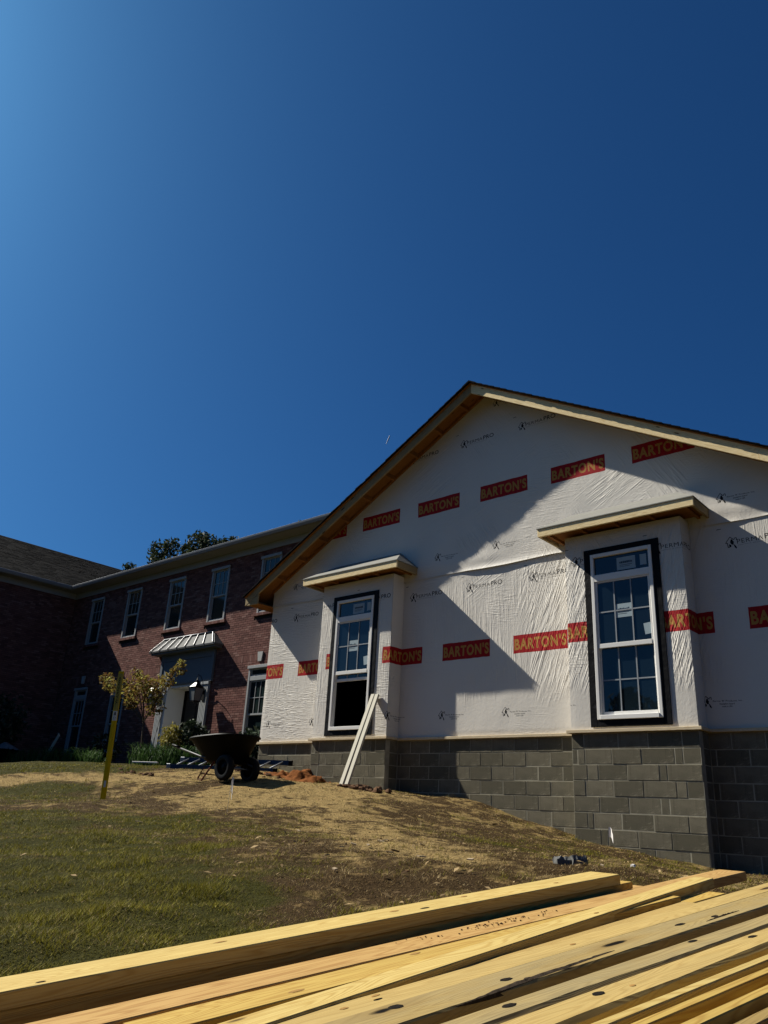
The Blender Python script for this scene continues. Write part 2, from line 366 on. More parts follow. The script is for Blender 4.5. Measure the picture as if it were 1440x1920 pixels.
def leaf_mat(name, a, b, c=None, tr=.25):
    t = NT(name); t.rough(.6); g = t.n('NewGeometry')
    cr = t.n('ValToRGB'); e = cr.color_ramp.elements; e[0].color = a+(1,); e[1].color = b+(1,)
    if c: x = e.new(.78); x.color = b+(1,); e[-1].color = c+(1,)
    t.l(g.outputs['Random Per Island'], cr.inputs[0]); t.col(cr.outputs[0])
    t.b.inputs['Subsurface Weight'].default_value = 0
    if tr:
        td = t.n('BsdfTranslucent'); t.l(cr.outputs[0], td.inputs['Color']); mx = t.n('MixShader'); mx.inputs[0].default_value = tr
        out = [n for n in t.t.nodes if n.type == 'OUTPUT_MATERIAL'][0]
        t.l(t.b.outputs[0], mx.inputs[1]); t.l(td.outputs[0], mx.inputs[2]); t.l(mx.outputs[0], out.inputs[0])
    return t.m
M_oak = leaf_mat('oak_leaf', (.018,.028,.014), (.055,.075,.035), (.13,.14,.085), .15)
M_maple = leaf_mat('young_tree_leaf', (.11,.05,.022), (.21,.165,.035), (.40,.41,.10), .35)
M_strap = leaf_mat('strap_leaf', (.02,.045,.012), (.06,.12,.03), (.11,.17,.06), .2)
M_shrub = leaf_mat('shrub_leaf', (.012,.02,.012), (.035,.055,.03), (.12,.13,.10), .1)
M_gold = leaf_mat('golden_shrub_leaf', (.14,.12,.02), (.26,.23,.05), (.40,.36,.24), .3)

# ------------------------------------------------------------------ ground
def axis(lo, hi, a, b, step, big):
    L = list(np.arange(a, b+1e-6, step)); x = a; st = step
    left = []
    while x > lo: st = min(st*1.25, big); x -= st; left.append(x)
    x = b; st = step; right = []
    while x < hi: st = min(st*1.25, big); x += st; right.append(x)
    return np.array(left[::-1]+L+right)
gx = np.r_[axis(-900, -4, -4, -4, .14, 60)[:-1] if False else np.array([])]
gx = axis(-900, 900, -3.0, 13.2, .055, 60.); gy = axis(-900, 900, -10.6, -.2, .055, 60.)
GX, GY = np.meshgrid(gx, gy, indexing='ij')
GZ = np.zeros_like(GX)
for i in range(GX.shape[0]): GZ[i] = H(GX[i], GY[i])
rel = (vnoise(GX, GY, 1.1, 1)-.5)*.07+(vnoise(GX, GY, 3.7, 2)-.5)*.035+(vnoise(GX, GY, 11., 8)-.5)*.020
near = np.clip((26-np.hypot(GX-4, GY+4))/8, 0, 1)
GZ += rel*near
mg = np.zeros(GX.size); md = np.zeros(GX.size); fx = GX.ravel(); fy = GY.ravel()
for i in range(0, fx.size, 20000): mg[i:i+20000], md[i:i+20000] = ground_mask(fx[i:i+20000], fy[i:i+20000])
V = np.c_[fx, fy, GZ.ravel()]
nx, ny = GX.shape
idx = np.arange(nx*ny).reshape(nx, ny)
Fq = np.stack([idx[:-1,:-1], idx[1:,:-1], idx[1:,1:], idx[:-1,1:]], -1).reshape(-1, 4)
tg = NT('lawn_soil')
def _():
    t = tg; t.rough(.97); a = t.attr('tint'); sc = t.n('SeparateColor'); t.l(a.outputs['Color'], sc.inputs[0])
    v = t.obj()
    n1 = t.noise(v, 6., 6, .7); n2 = t.noise(t.mapping(v, (1,1,1)), 55., 4, .7); n3 = t.noise(v, 1.7, 4, .6)
    thatch = t.mix(n2, (.026,.015,.006), (.085,.052,.021))
    straw = t.mix(t.ramp(n2, .3, .65), (.12,.078,.027), (.42,.30,.125))
    clay = t.mix(t.ramp(n1, .55, .7), straw, (.24,.15,.06))
    d = t.math('MULTIPLY', t.ramp(t.math('ADD', sc.outputs[1], t.math('MULTIPLY', t.math('SUBTRACT', n1, .5), 2.6)), .35, .8), 1.)
    c = t.mix(d, thatch, clay)
    gcol = t.mix(n2, (.018,.018,.003), (.060,.056,.008))
    g = t.ramp(t.math('ADD', sc.outputs[0], t.math('MULTIPLY', t.math('SUBTRACT', n1, .5), .9)), .35, .75)
    c = t.mix(g, c, gcol)
    t.col(c)
    h = t.math('ADD', t.math('MULTIPLY', n1, .6), t.math('MULTIPLY', n2, .5)); t.bump(h, .08)
_()
cols = np.c_[mg, md, np.zeros_like(mg), np.ones_like(mg)]
ground = np_mesh('ground', V, Fq, tg.m, cols=cols, kind='structure', fn=4)
ground.data.polygons.foreach_set('use_smooth', [True]*len(ground.data.polygons))
def gz(x, y): return h1(x, y)+float(((vnoise(x, y, 1.1, 1)-.5)*.07+(vnoise(x, y, 3.7, 2)-.5)*.035+(vnoise(x, y, 11., 8)-.5)*.020))
def gzv(x, y): return H(x, y)+(vnoise(x, y, 1.1, 1)-.5)*.07+(vnoise(x, y, 3.7, 2)-.5)*.035+(vnoise(x, y, 11., 8)-.5)*.020

# ------------------------------------------------------------------ grass (uncountable)
tgr = NT('grass_blade')
def _():
    t = tgr; t.rough(.7); a = t.attr('tint'); t.col(a.outputs['Color'])
    td = t.n('BsdfTranslucent'); t.l(a.outputs['Color'], td.inputs['Color']); mx = t.n('MixShader'); mx.inputs[0].default_value = .2
    out = [n for n in t.t.nodes if n.type == 'OUTPUT_MATERIAL'][0]
    t.l(t.b.outputs[0], mx.inputs[1]); t.l(td.outputs[0], mx.inputs[2]); t.l(mx.outputs[0], out.inputs[0])
_()
def grass(N):
    th = RNG.uniform(math.radians(95), math.radians(175), N)      # direction round the lawn's corner, from +X
    r = 1.3*np.exp(RNG.uniform(0, math.log(19/1.3), N)**1.0)
    x = CAM[0]+r*np.cos(th); y = CAM[1]+r*np.sin(th)
    keep = ~((x > -.1) & (y > -.05)) & ~((x > 1.8) & (x < 3.66) & (y > -.36)) & ~((x > 7.05) & (x < 8.9) & (y > -.36)) & (y < 2.)
    x = x[keep]; y = y[keep]; r = r[keep]
    g, d = ground_mask(x, y); n = len(x); u = RNG.uniform(0, 1, n)
    green = u < np.clip(g*1.1-.12, 0, .86)
    brown = ~green & (RNG.uniform(0, 1, n) < np.clip(1.0-d*.55, .3, 1))
    k = green | brown
    x, y, r, g, d, green = x[k], y[k], r[k], g[k], d[k], green[k]; n = len(x)
    clump = vnoise(x, y, 9., 21); tuft = np.clip((vnoise(x, y, 3.3, 23)*.6+vnoise(x, y, 7.5, 24)*.4-.60)*6, 0, 1)
    hgt = np.where(green, RNG.uniform(.007, .019, n)*(.35+1.3*clump)*(1+.9*tuft), RNG.uniform(.004, .015, n)*(.5+clump))*(1+.03*r)
    wid = np.maximum(RNG.uniform(.0008, .0019, n), .00036*r)
    az = RNG.uniform(0, 2*math.pi, n); lean = np.where(green, RNG.uniform(.3, 2.0, n), RNG.uniform(.6, 2.6, n))
    z = gzv(x, y)-.004
    dx = np.cos(az); dy = np.sin(az)
    px, py = -dy*wid, dx*wid
    tip = np.c_[x+dx*lean*hgt, y+dy*lean*hgt, z+hgt]
    b0 = np.c_[x-px, y-py, z]; b1 = np.c_[x+px, y+py, z]
    V = np.stack([b0, b1, tip], 1).reshape(-1, 3); Fa = np.arange(3*n).reshape(-1, 3)
    a = RNG.uniform(0, 1, (n,1)); b = RNG.uniform(0, 1, (n,1)); cl = clump[:,None]
    gc = np.array([[.050,.048,.004]])*(1-a)+np.array([[.235,.205,.020]])*a
    gc = np.where(b < .10, np.array([[.15,.115,.04]]), gc)*(.65+.6*cl)
    bc = np.array([[.055,.033,.014]])*(1-a)+np.array([[.46,.32,.135]])*a**2
    bc = np.where(b < .10, np.array([[.48,.37,.19]]), bc)
    c = np.where(green[:,None], gc, bc); c = np.c_[np.repeat(c, 3, 0), np.ones(3*n)]
    return V, Fa, c
gv, gf, gcx = grass(760000)
go = np_mesh('grass', gv, gf, tgr.m, cols=gcx, kind='stuff')
nl = 2600                                         # dead leaves and bits of straw strewn over the worn parts
th_ = RNG.uniform(math.radians(95), math.radians(172), nl); r_l = 2.0*np.exp(RNG.uniform(0, math.log(13/2.), nl)); lx = CAM[0]+r_l*np.cos(th_); ly = CAM[1]+r_l*np.sin(th_)
lg, ld = ground_mask(lx, ly); kp = (RNG.uniform(0, 1, nl) < np.clip(1.05-lg, .08, 1)) & (ly < -.4) & (vnoise(lx, ly, 1.3, 27) > .38); lx, ly, r_l = lx[kp], ly[kp], r_l[kp]; nl = len(lx)
lz = gzv(lx, ly)+.010; la = RNG.uniform(0, 6.28, nl); ll = RNG.uniform(.006, .022, nl)*(.7+.10*r_l); lw = ll*RNG.uniform(.18, .6, nl); ca, sa = np.cos(la), np.sin(la); tl = RNG.uniform(-.5, .5, nl)*ll; t2 = RNG.uniform(-.5, .5, nl)*lw
LV = np.stack([np.c_[lx-ca*ll, ly-sa*ll, lz-tl+.004], np.c_[lx+sa*lw, ly-ca*lw, lz+t2+.008], np.c_[lx+ca*ll, ly+sa*ll, lz+tl+.006], np.c_[lx-sa*lw, ly+ca*lw, lz-t2+.008]], 1).reshape(-1, 3)
q_ = RNG.uniform(0, 1, (nl,1)); lc = np.array([[.07,.04,.018]])*(1-q_)+np.array([[.42,.30,.15]])*q_**1.5
lo_ = np_mesh('leaf_litter', LV, np.arange(4*nl).reshape(-1,4), tgr.m, cols=np.c_[np.repeat(lc, 4, 0), np.ones(4*nl)], kind='stuff', fn=4); lo_['label'] = 'dead leaves and bits of straw strewn over the worn lawn'
go['label'] = 'short patchy lawn grass, green and dead brown, on the slope'

# ------------------------------------------------------------------ house wrap print (flat print made in memory)
def text_tris(txt, w, h, bold=0., x=0., y=0., spacing=1.0):
    cu = bpy.data.curves.new('t', 'FONT'); cu.body = txt; cu.size = 1; cu.offset = bold; cu.space_character = spacing; cu.resolution_u = 6; cu.fill_mode = 'FRONT'
    ob = bpy.data.objects.new('t', cu); COL.objects.link(ob)
    dg = bpy.context.evaluated_depsgraph_get(); me = bpy.data.meshes.new_from_object(ob.evaluated_get(dg))
    me.calc_loop_triangles()
    P = np.array([v.co[:2] for v in me.vertices]); T = np.array([t.vertices[:] for t in me.loop_triangles])
    bpy.data.objects.remove(ob); bpy.data.curves.remove(cu); bpy.data.meshes.remove(me)
    mn, mx = P.min(0), P.max(0); P = (P-mn)/(mx-mn)*[w, h]+[x, y]
    return P[T]
def raster(img, tris, val):
    Hh, Ww = img.shape[:2]
    for t in tris:
        x0, y0 = np.floor(t.min(0)).astype(int); x1, y1 = np.ceil(t.max(0)).astype(int)
        x0 = max(x0, 0); y0 = max(y0, 0); x1 = min(x1, Ww-1); y1 = min(y1, Hh-1)
        if x1 < x0 or y1 < y0: continue
        X, Y = np.meshgrid(np.arange(x0, x1+1)+.5, np.arange(y0, y1+1)+.5)
        (ax, ay), (bx, by), (cx, cy) = t
        e1 = (bx-ax)*(Y-ay)-(by-ay)*(X-ax); e2 = (cx-bx)*(Y-by)-(cy-by)*(X-bx); e3 = (ax-cx)*(Y-cy)-(ay-cy)*(X-cx)
        m = ((e1 >= 0) & (e2 >= 0) & (e3 >= 0)) | ((e1 <= 0) & (e2 <= 0) & (e3 <= 0))
        img[y0:y1+1, x0:x1+1][m] = val
def poly_tris(p): return np.array([[p[0], p[i], p[i+1]] for i in range(1, len(p)-1)], float)
def stroke(a, b, w):
    a = np.array(a, float); b = np.array(b, float); d = b-a; d /= np.hypot(*d); n = np.array([-d[1], d[0]])*w/2
    return poly_tris([a-n, b-n, b+n, a+n])
def make_image(name, arr):
    h, w = arr.shape[:2]; im = bpy.data.images.new(name, w, h, float_buffer=False); im.colorspace_settings.name = 'Non-Color'
    im.pixels.foreach_set(np.ascontiguousarray(arr, np.float32).ravel()); im.update(); im.pack(); return im
PR, PB, RH = 1.4043, 1.240, 2.7366         # repeat of red print, of black print, roll width
S = 700.                                   # pixels per metre
def red_tile():
    w, h = int(PR*S), int(RH*S); img = np.ones((h, w, 4), np.float32)
    x1 = int(.9594*S); y0 = int(1.2457*S); y1 = int(1.5347*S)
    img[y0:y1, 0:x1, :3] = (.50, .017, .022)
    t = text_tris("BARTON'S", .915*S, .185*S, .036, .022*S, (1.2457+.050)*S, 1.13); raster(img, t, (.62,.33,.085,1))
    return make_image('red_print', img)
def emblem(img, x, y, k):
    """house outline with a figure, k = size in px"""
    for a, b, wd in (((0,.50),(.36,.98),.05),((.36,.98),(.62,.72),.055),((.62,.72),(.68,.86),.05),((.68,.86),(.80,.86),.05),((.79,.87),(.80,.66),.06),((0,.50),(.17,.50),.05),((.15,.52),(.17,.16),.06),((.17,.18),(.27,.18),.05)):
        raster(img, stroke((x+a[0]*k, y+a[1]*k), (x+b[0]*k, y+b[1]*k), wd*k), 0)
    for p in ([(.38,.74),(.46,.80),(.52,.74),(.53,.62),(.60,.58),(.58,.50),(.56,.36),(.44,.36),(.36,.46),(.33,.56),(.40,.60)],
              [(.26,.18),(.38,.18),(.40,.34),(.34,.38),(.25,.42),(.24,.30)], [(.54,.40),(.64,.34),(.78,.10),(.72,.0),(.62,.14)]):
        raster(img, poly_tris([(x+a*k, y+b*k) for a, b in p]), 0)
def black_tile():
    w, h = int(PB*S), int(RH*S); g = np.ones((h, w), np.float32)
    emblem(g, 0, 2.352*S, .185*S)
    raster(g, text_tris('PERMA', .335*S, .060*S, .0, .150*S, 2.425*S, 1.1), 0)
    raster(g, text_tris('PRO', .225*S, .078*S, .012, .505*S, 2.425*S, 1.05), 0)
    raster(g, text_tris('PERMA R PRODUCTS', .42*S, .012*S, 0., .16*S, 2.395*S, 1.0), .25)
    e = .712; emblem(g, e*S, .262*S, .165*S)
    for tx, ww, x0, zz in (("Perma 'R' Products, Inc.", .37, e+.15, .338), ("insulation board", .19, e+.23, .305), ("made in USA", .13, e+.26, .274)):
        t = text_tris(tx, ww*S, .024*S, .016, (x0)*S, zz*S)
        t[:,:,0] %= w if t[:,:,0].min() > w else 1e9
        raster(g, t, 0)
        if t[:,:,0].max() > w: t = t.copy(); t[:,:,0] -= w; raster(g, t, 0)
    raster(g, stroke(((PB-.10)*S, 2.665*S), ((PB-.04)*S, 2.667*S), .011*S), .1)
    a = np.ones((h, w, 4), np.float32); a[:,:,:3] = g[:,:,None]; return make_image('black_print', a)
IM_red, IM_black = red_tile(), black_tile()
def wrap_mat():
    t = NT('house_wrap'); t.rough(.55); v = t.obj()
    uv1 = t.n('UVMap', uv_map='red'); uv2 = t.n('UVMap', uv_map='black')
    a = t.n('TexImage', image=IM_red, interpolation='Cubic'); b = t.n('TexImage', image=IM_black, interpolation='Cubic')
    nw = t.n('TexNoise'); nw.inputs['Scale'].default_value = 7.; nw.inputs['Detail'].default_value = 2; t.l(v, nw.inputs['Vector'])
    wob = t.n('VectorMath', operation='MULTIPLY_ADD'); t.l(nw.outputs['Color'], wob.inputs[0]); wob.inputs[1].default_value = (.012, .006, 0); t.l(uv1.outputs[0], wob.inputs[2]); t.l(wob.outputs[0], a.inputs[0])
    wob2 = t.n('VectorMath', operation='MULTIPLY_ADD'); t.l(nw.outputs['Color'], wob2.inputs[0]); wob2.inputs[1].default_value = (.012, .006, 0); t.l(uv2.outputs[0], wob2.inputs[2]); t.l(wob2.outputs[0], b.inputs[0])
    stud = t.noise(v, .8, 3, .6)
    base = t.mix(stud, (.57,.535,.48), (.64,.605,.545))
    c = t.mix(1., base, a.outputs[0], 'MULTIPLY')
    c = t.mix(b.outputs[0], (.012,.012,.014), c)
    t.col(c)
    # crinkles: three families of drawn folds, each strong in its own areas
    def fam(ang, sx, sl, seed, dist):
        m = t.mapping(t.mapping(v, (1,1,1), (0, ang, 0)), (sx, 1., sl), (0,0,0), (seed, 0, seed*.7))
        f = t.noise(m, 1., 3, .55, dist); return t.math('ABSOLUTE', t.math('SUBTRACT', f, .5))
    def mask(sc, seed, lo, hi): return t.ramp(t.noise(t.mapping(v, (1,1,1), (0,0,0), (seed,0,seed)), sc, 2, .5), lo, hi)
    sepx = t.n('SeparateXYZ'); t.l(v, sepx.inputs[0]); x_, z_ = sepx.outputs[0], sepx.outputs[2]
    def band(s, lo0, lo1, hi0, hi1): return t.math('MULTIPLY', t.ramp(t.math('MULTIPLY', s, .1), lo0*.1, lo1*.1), t.ramp(t.math('MULTIPLY', s, .1), hi0*.1, hi1*.1, (1,1,1,1), (0,0,0,1)))
    warp = t.noise(v, .9, 2, .5)
    zz = t.math('ADD', z_, t.math('MULTIPLY', t.math('SUBTRACT', warp, .5), 1.2)); xx = t.math('ADD', x_, t.math('MULTIPLY', t.math('SUBTRACT', warp, .5), 1.4))
    lower = band(zz, .35, .8, 2.5, 2.8)
    vert = t.math('MULTIPLY', fam(0., 24., 1.5, 3., .4), t.math('MULTIPLY', lower, t.math('ADD', .18, t.math('MULTIPLY', mask(1.1, 5., .42, .62), .8))))
    dg_a = t.math('MULTIPLY', fam(-.36, 17., 1.2, 8., .5), t.math('MULTIPLY', lower, band(xx, 5.9, 6.5, 8.9, 9.2)))
    dg_b = t.math('MULTIPLY', fam(.55, 20., 1.6, 23., .6), t.math('MULTIPLY', mask(.9, 13., .52, .66), t.ramp(t.math('MULTIPLY', zz, .1), .20, .27)))
    dg_c = t.math('MULTIPLY', fam(-1.05, 18., 1.6, 31., .6), t.math('MULTIPLY', mask(.8, 19., .50, .64), t.ramp(t.math('MULTIPLY', zz, .1), .20, .30)))
    hz = t.math('MULTIPLY', fam(1.50, 26., 2.4, 14., .9), t.math('ADD', t.math('MULTIPLY', band(xx, -3., -2., 1.7, 2.3), t.math('ADD', .15, t.math('MULTIPLY', mask(1.3, 29., .4, .6), .7))), t.math('MULTIPLY', mask(.7, 17., .50, .66), .7)))
    h = t.math('ADD', t.math('ADD', vert, t.math('MULTIPLY', dg_a, 1.5)), t.math('ADD', hz, t.math('ADD', dg_b, dg_c)))
    fine = t.noise(t.mapping(v, (34., 34., 22.), (0, .3, 0)), 1., 3, .6, .6)
    crump = t.noise(v, 7., 3, .55, 1.2)
    h = t.math('ADD', h, t.math('ADD', t.math('MULTIPLY', fine, .05), t.math('MULTIPLY', t.math('ABSOLUTE', t.math('SUBTRACT', crump, .5)), .07)))
    n = t.bump(h, .036, 1.)
    return t.m
M_wrap = wrap_mat()

# ------------------------------------------------------------------ gabled addition
XA, ZA, PITCH, OY, XE = 5.3821, 6.1459, .5554, .453, -.39
XL, XR, BW, BD = 1.8456, 7.0790, 1.7811, .3158
XEND = 2*XA
add = thing('house_addition', 'unfinished gable-fronted house addition in white printed house wrap on a grey block base', 'building', (XA, 0, -1.2))
def roofz(x): return ZA-PITCH*abs(x-XA)
core = MB()
holes = [(XL+.1, XL+BW-.1, .0, 2.80), (XR+.1, XR+BW-.1, .0, 2.80)]
wall_cells(core, .0, XEND, -.04, 2.85, holes, lambda a,b,c,d: core.box(a, b, .012, .13, c, d))
core.prism([(0, 2.853), (XEND, 2.853), (XEND, roofz(XEND)-.05), (XA, ZA-.05), (0, roofz(0)-.05)], 'y', .012, .13)
core.box(0, .12, .133, 3.75, -.04, 3.0); core.box(XEND-.12, XEND, .133, 3.75, -.04, 3.0)
core.box(.13, XEND-.13, 3.6, 3.72, -.04, 3.0); core.box(.13, XEND-.13, .135, 3.59, -.12, -.045); core.box(.13, XEND-.13, .135, 3.59, 2.9, 2.96)
for x0 in (XL, XR):
    hx0, hx1 = x0+.47, x0+1.30
    wall_cells(core, x0+.012, x0+BW-.012, -.04, 2.85, [(hx0, hx1, .18, 2.46)], lambda a,b,c,d: core.box(a, b, -BD+.012, -BD+.10, c, d))
    core.box(x0+.012, x0+.10, -BD+.103, .010, -.04, 2.85); core.box(x0+BW-.10, x0+BW-.012, -BD+.103, .010, -.04, 2.85)
    core.box(x0+.103, x0+BW-.103, -BD+.103, .30, -.10, -.043); core.box(x0+.103, x0+BW-.103, -BD+.103, .010, 2.80, 2.85)
wall = build('wall', core, M_dark, add)

def sheet_mesh(parts):
    """parts: list of (P[n,m,3], U[n,m], Z[n,m], upper, keep[n-1,m-1])"""
    V = []; Fa = []; R = []; B = []; base = 0
    for P, U, Z, upper, keep in parts:
        n, m = U.shape; idx = np.arange(n*m).reshape(n, m)+base; V.append(P.reshape(-1, 3)); base += n*m
        q = np.stack([idx[:-1,:-1], idx[1:,:-1], idx[1:,1:], idx[:-1,1:]], -1)
        if keep is not None: q = q[keep]
        Fa.append(q.reshape(-1, 4))
        zz = Z-(RH if upper else 0)
        R.append(np.stack([(U-(2.497 if upper else 4.5516+2*BD))/PR, zz/RH], -1).reshape(-1, 2))
        B.append(np.stack([(U-(4.856 if upper else 5.02+2*BD))/PB, (zz-(.03 if upper else 0.))/RH], -1).reshape(-1, 2))
    V = np.concatenate(V); Fa = np.concatenate(Fa); R = np.concatenate(R); B = np.concatenate(B)
    o = np_mesh('house_wrap', V, Fa, M_wrap, add, fn=4); me = o.data
    for nm, A in (('red', R), ('black', B)):
        uv = me.uv_layers.new(name=nm); uv.data.foreach_set('uv', A[Fa.ravel()].astype(np.float32).ravel())
    me.polygons.foreach_set('use_smooth', [True]*len(me.polygons)); return o
def bulge(x, z, amp=.010):
    return .004+amp*(.6*vnoise(x, z, 1.6, 31)+.4*vnoise(x, z*.6, 4.5, 32))
def main_part(x0, x1, U0):
    xs = np.linspace(x0, x1, max(4, int((x1-x0)/.025))); zs = np.linspace(0, 2.77, 110); X, Z = np.meshgrid(xs, zs, indexing='ij')
    e = np.clip(np.minimum(X-x0, x1-X)/.08, 0, 1)*np.clip(Z/.08, 0, 1)
    P = np.stack([X, -(.003+(bulge(X, Z)-.003)*e), Z], -1); return (P, X+U0, Z, False, None)
parts = [main_part(0, XL, 0), main_part(XL+BW, XR, 2*BD), main_part(XR+BW, XEND, 4*BD)]
for k, x0 in enumerate((XL, XR)):
    xs = np.linspace(x0, x0+BW, 72); zs = np.linspace(0, 2.852, 112); X, Z = np.meshgrid(xs, zs, indexing='ij')
    e = np.clip(np.minimum(X-x0, x0+BW-X)/.08, 0, 1)*np.clip(Z/.08, 0, 1)*np.clip((2.852-Z)/.05, 0, 1)
    P = np.stack([X, -BD-(.002+(bulge(X, Z, .004)-.003)*e), Z], -1)
    xc = (X[:-1,:-1]+X[1:,1:])/2; zc = (Z[:-1,:-1]+Z[1:,1:])/2
    keep = ~((xc > x0+.46) & (xc < x0+1.31) & (zc > .17) & (zc < 2.47))
    parts.append((P, X+BD*(2*k+1), Z, False, keep))
    for side in (0, 1):
        ts = np.linspace(0, BD, 12); T, Z = np.meshgrid(ts, zs, indexing='ij')
        e = np.clip(np.minimum(T, BD-T)/.08, 0, 1)*np.clip(Z/.08, 0, 1); o_ = .001+(bulge(T+3, Z, .006)-.003)*e
        if side == 0: P = np.stack([x0-o_, -T, Z], -1); U = x0+2*BD*k+T
        else: P = np.stack([x0+BW+o_, -BD+T, Z], -1); U = x0+BW+BD*(2*k+1)+T
        parts.append((P, U, Z, False, None))
sheet_mesh(parts)
# upper roll, lapping over the lower one with a loose puckered edge
xs = np.linspace(0, XEND, 470); ws = np.linspace(0, 1, 130)
X, Wt = np.meshgrid(xs, ws, indexing='ij'); zb = 2.745+.012*np.sin(X*3.1)+.010*(vnoise(X, X*0, 2.3, 41)-.5)
zt = roofz(X)-.045; Z = zb+(zt-zb)*Wt
lip = np.exp(-(Z-zb)/.045)*(.006+.034*np.clip(vnoise(X, X*0+3, 2.6, 42)-.25, 0, 1)*np.clip((X-3.7)/.4, 0, 1)+.006*np.clip((X < 3.7), 0, 1))
belly = .018*np.exp(-((Z-2.93)/.10)**2)*np.clip(vnoise(X, X*0+9, 1.5, 43)-.2, 0, 1)
up = (np.stack([X, -(.009+bulge(X, Z, .012)-.003+lip+belly), Z], -1), X, Z, True, None)
sheet_mesh([up])

# sill boards
def sill(x0, x1, y0, y1, long): 
    m = MB(); m.box(x0, x1, y0, y1, -.046, -.004, long=long); return build('sill_board', m, M_sill, add, bevel=.003)
sill(-.05, XL-.055, -.055, .008, 'x'); sill(XL+BW+.055, XR-.055, -.055, .008, 'x'); sill(XR+BW+.055, XEND+.05, -.055, .008, 'x')
for x0 in (XL, XR):
    sill(x0-.055, x0+BW+.055, -BD-.055, -BD+.005, 'x'); sill(x0-.055, x0-.002, -BD+.008, .008, 'y'); sill(x0+BW+.002, x0+BW+.055, -BD+.008, .008, 'y')

# block foundation
fm_ = MB(); zb0 = -2.1
fm_.box(.002, XEND-.002, .001, .2, zb0, -.05)
for x0 in (XL, XR): fm_.box(x0+.001, x0+BW-.001, -BD+.001, -.0005, zb0, -.05)
fm_.box(.012, .2, .203, 3.7, zb0, -.05)
found = build('foundation_wall', fm_, M_cmortar, add)
BLK = {}
def block(x0, x1, z0, z1, y, face='y', depth=.1):
    if x1-x0 < .03: return
    L = round(x1-x0-.010, 3); Hh = round(z1-z0-.010, 3); key = (L, Hh, face)
    if key not in BLK:
        m = MB()
        if face == 'y': m.box(-L/2, L/2, 0, depth, -Hh/2, Hh/2)
        else: m.box(-depth, 0, -L/2, L/2, -Hh/2, Hh/2)
        me = bpy.data.meshes.new('block'); me.from_pydata(m.v, [], m.f); me.materials.append(M_cmu); BLK[key] = me
    o = bpy.data.objects.new('block', BLK[key]); COL.objects.link(o); o.parent = found
    j = random.uniform(-.003, .003); c = (x0+x1)/2; z = (z0+z1)/2
    o.location = (c, y+j, z) if face == 'y' else (y+j, c, z)
    bv = o.modifiers.new('bevel', 'BEVEL'); bv.width = .004; bv.segments = 1
BZ, CH = -.0549, .2032
def low(x, y): return h1(x, y)-.12
pat = [[145,255,560,812,1085,1222],[147,198,265,505,757,1030,1095,1235],[155,290,388,640,908,970,1245],[158,272,522,780,1047,1130,1260],[165,403,660,925,995,1275],[172,296,350,600,870,1150,1290],[178,420,485,742,1020,1305],[185,600,890,1170,1318],[185,400,700,1000,1318]]
for bi, x0 in enumerate((XL, XR)):
    for k, p in enumerate(pat):
        zt_ = BZ-CH*k
        if bi == 0: p = pat[(k+1) % 7]
        fr = [(q-p[0])/(p[-1]-p[0]) for q in p]
        for a, b in zip(fr, fr[1:]):
            xa, xb = x0+a*BW, x0+b*BW
            if zt_ > low((xa+xb)/2, -BD-.05): block(xa, xb, zt_-CH, zt_, -BD-.002)
        if zt_ > low(x0+BW, -BD):
            block(-BD+.105, .0, zt_-CH, zt_, x0+BW+.002, 'x')
def course(xa, xb, y):
    for k in range(9):
        zt_ = BZ-CH*k; x = xa-(.2032 if k % 2 else 0.)-.13
        while x < xb:
            a, b = max(x, xa), min(x+.4064, xb)
            if b-a > .04 and zt_ > low((a+b)/2, y-.05): block(a, b, zt_-CH, zt_, y)
            x += .4064
course(0., XL-.003, -.002); course(XL+BW+.003, XR-.003, -.002); course(XR+BW+.003, XEND, -.002)

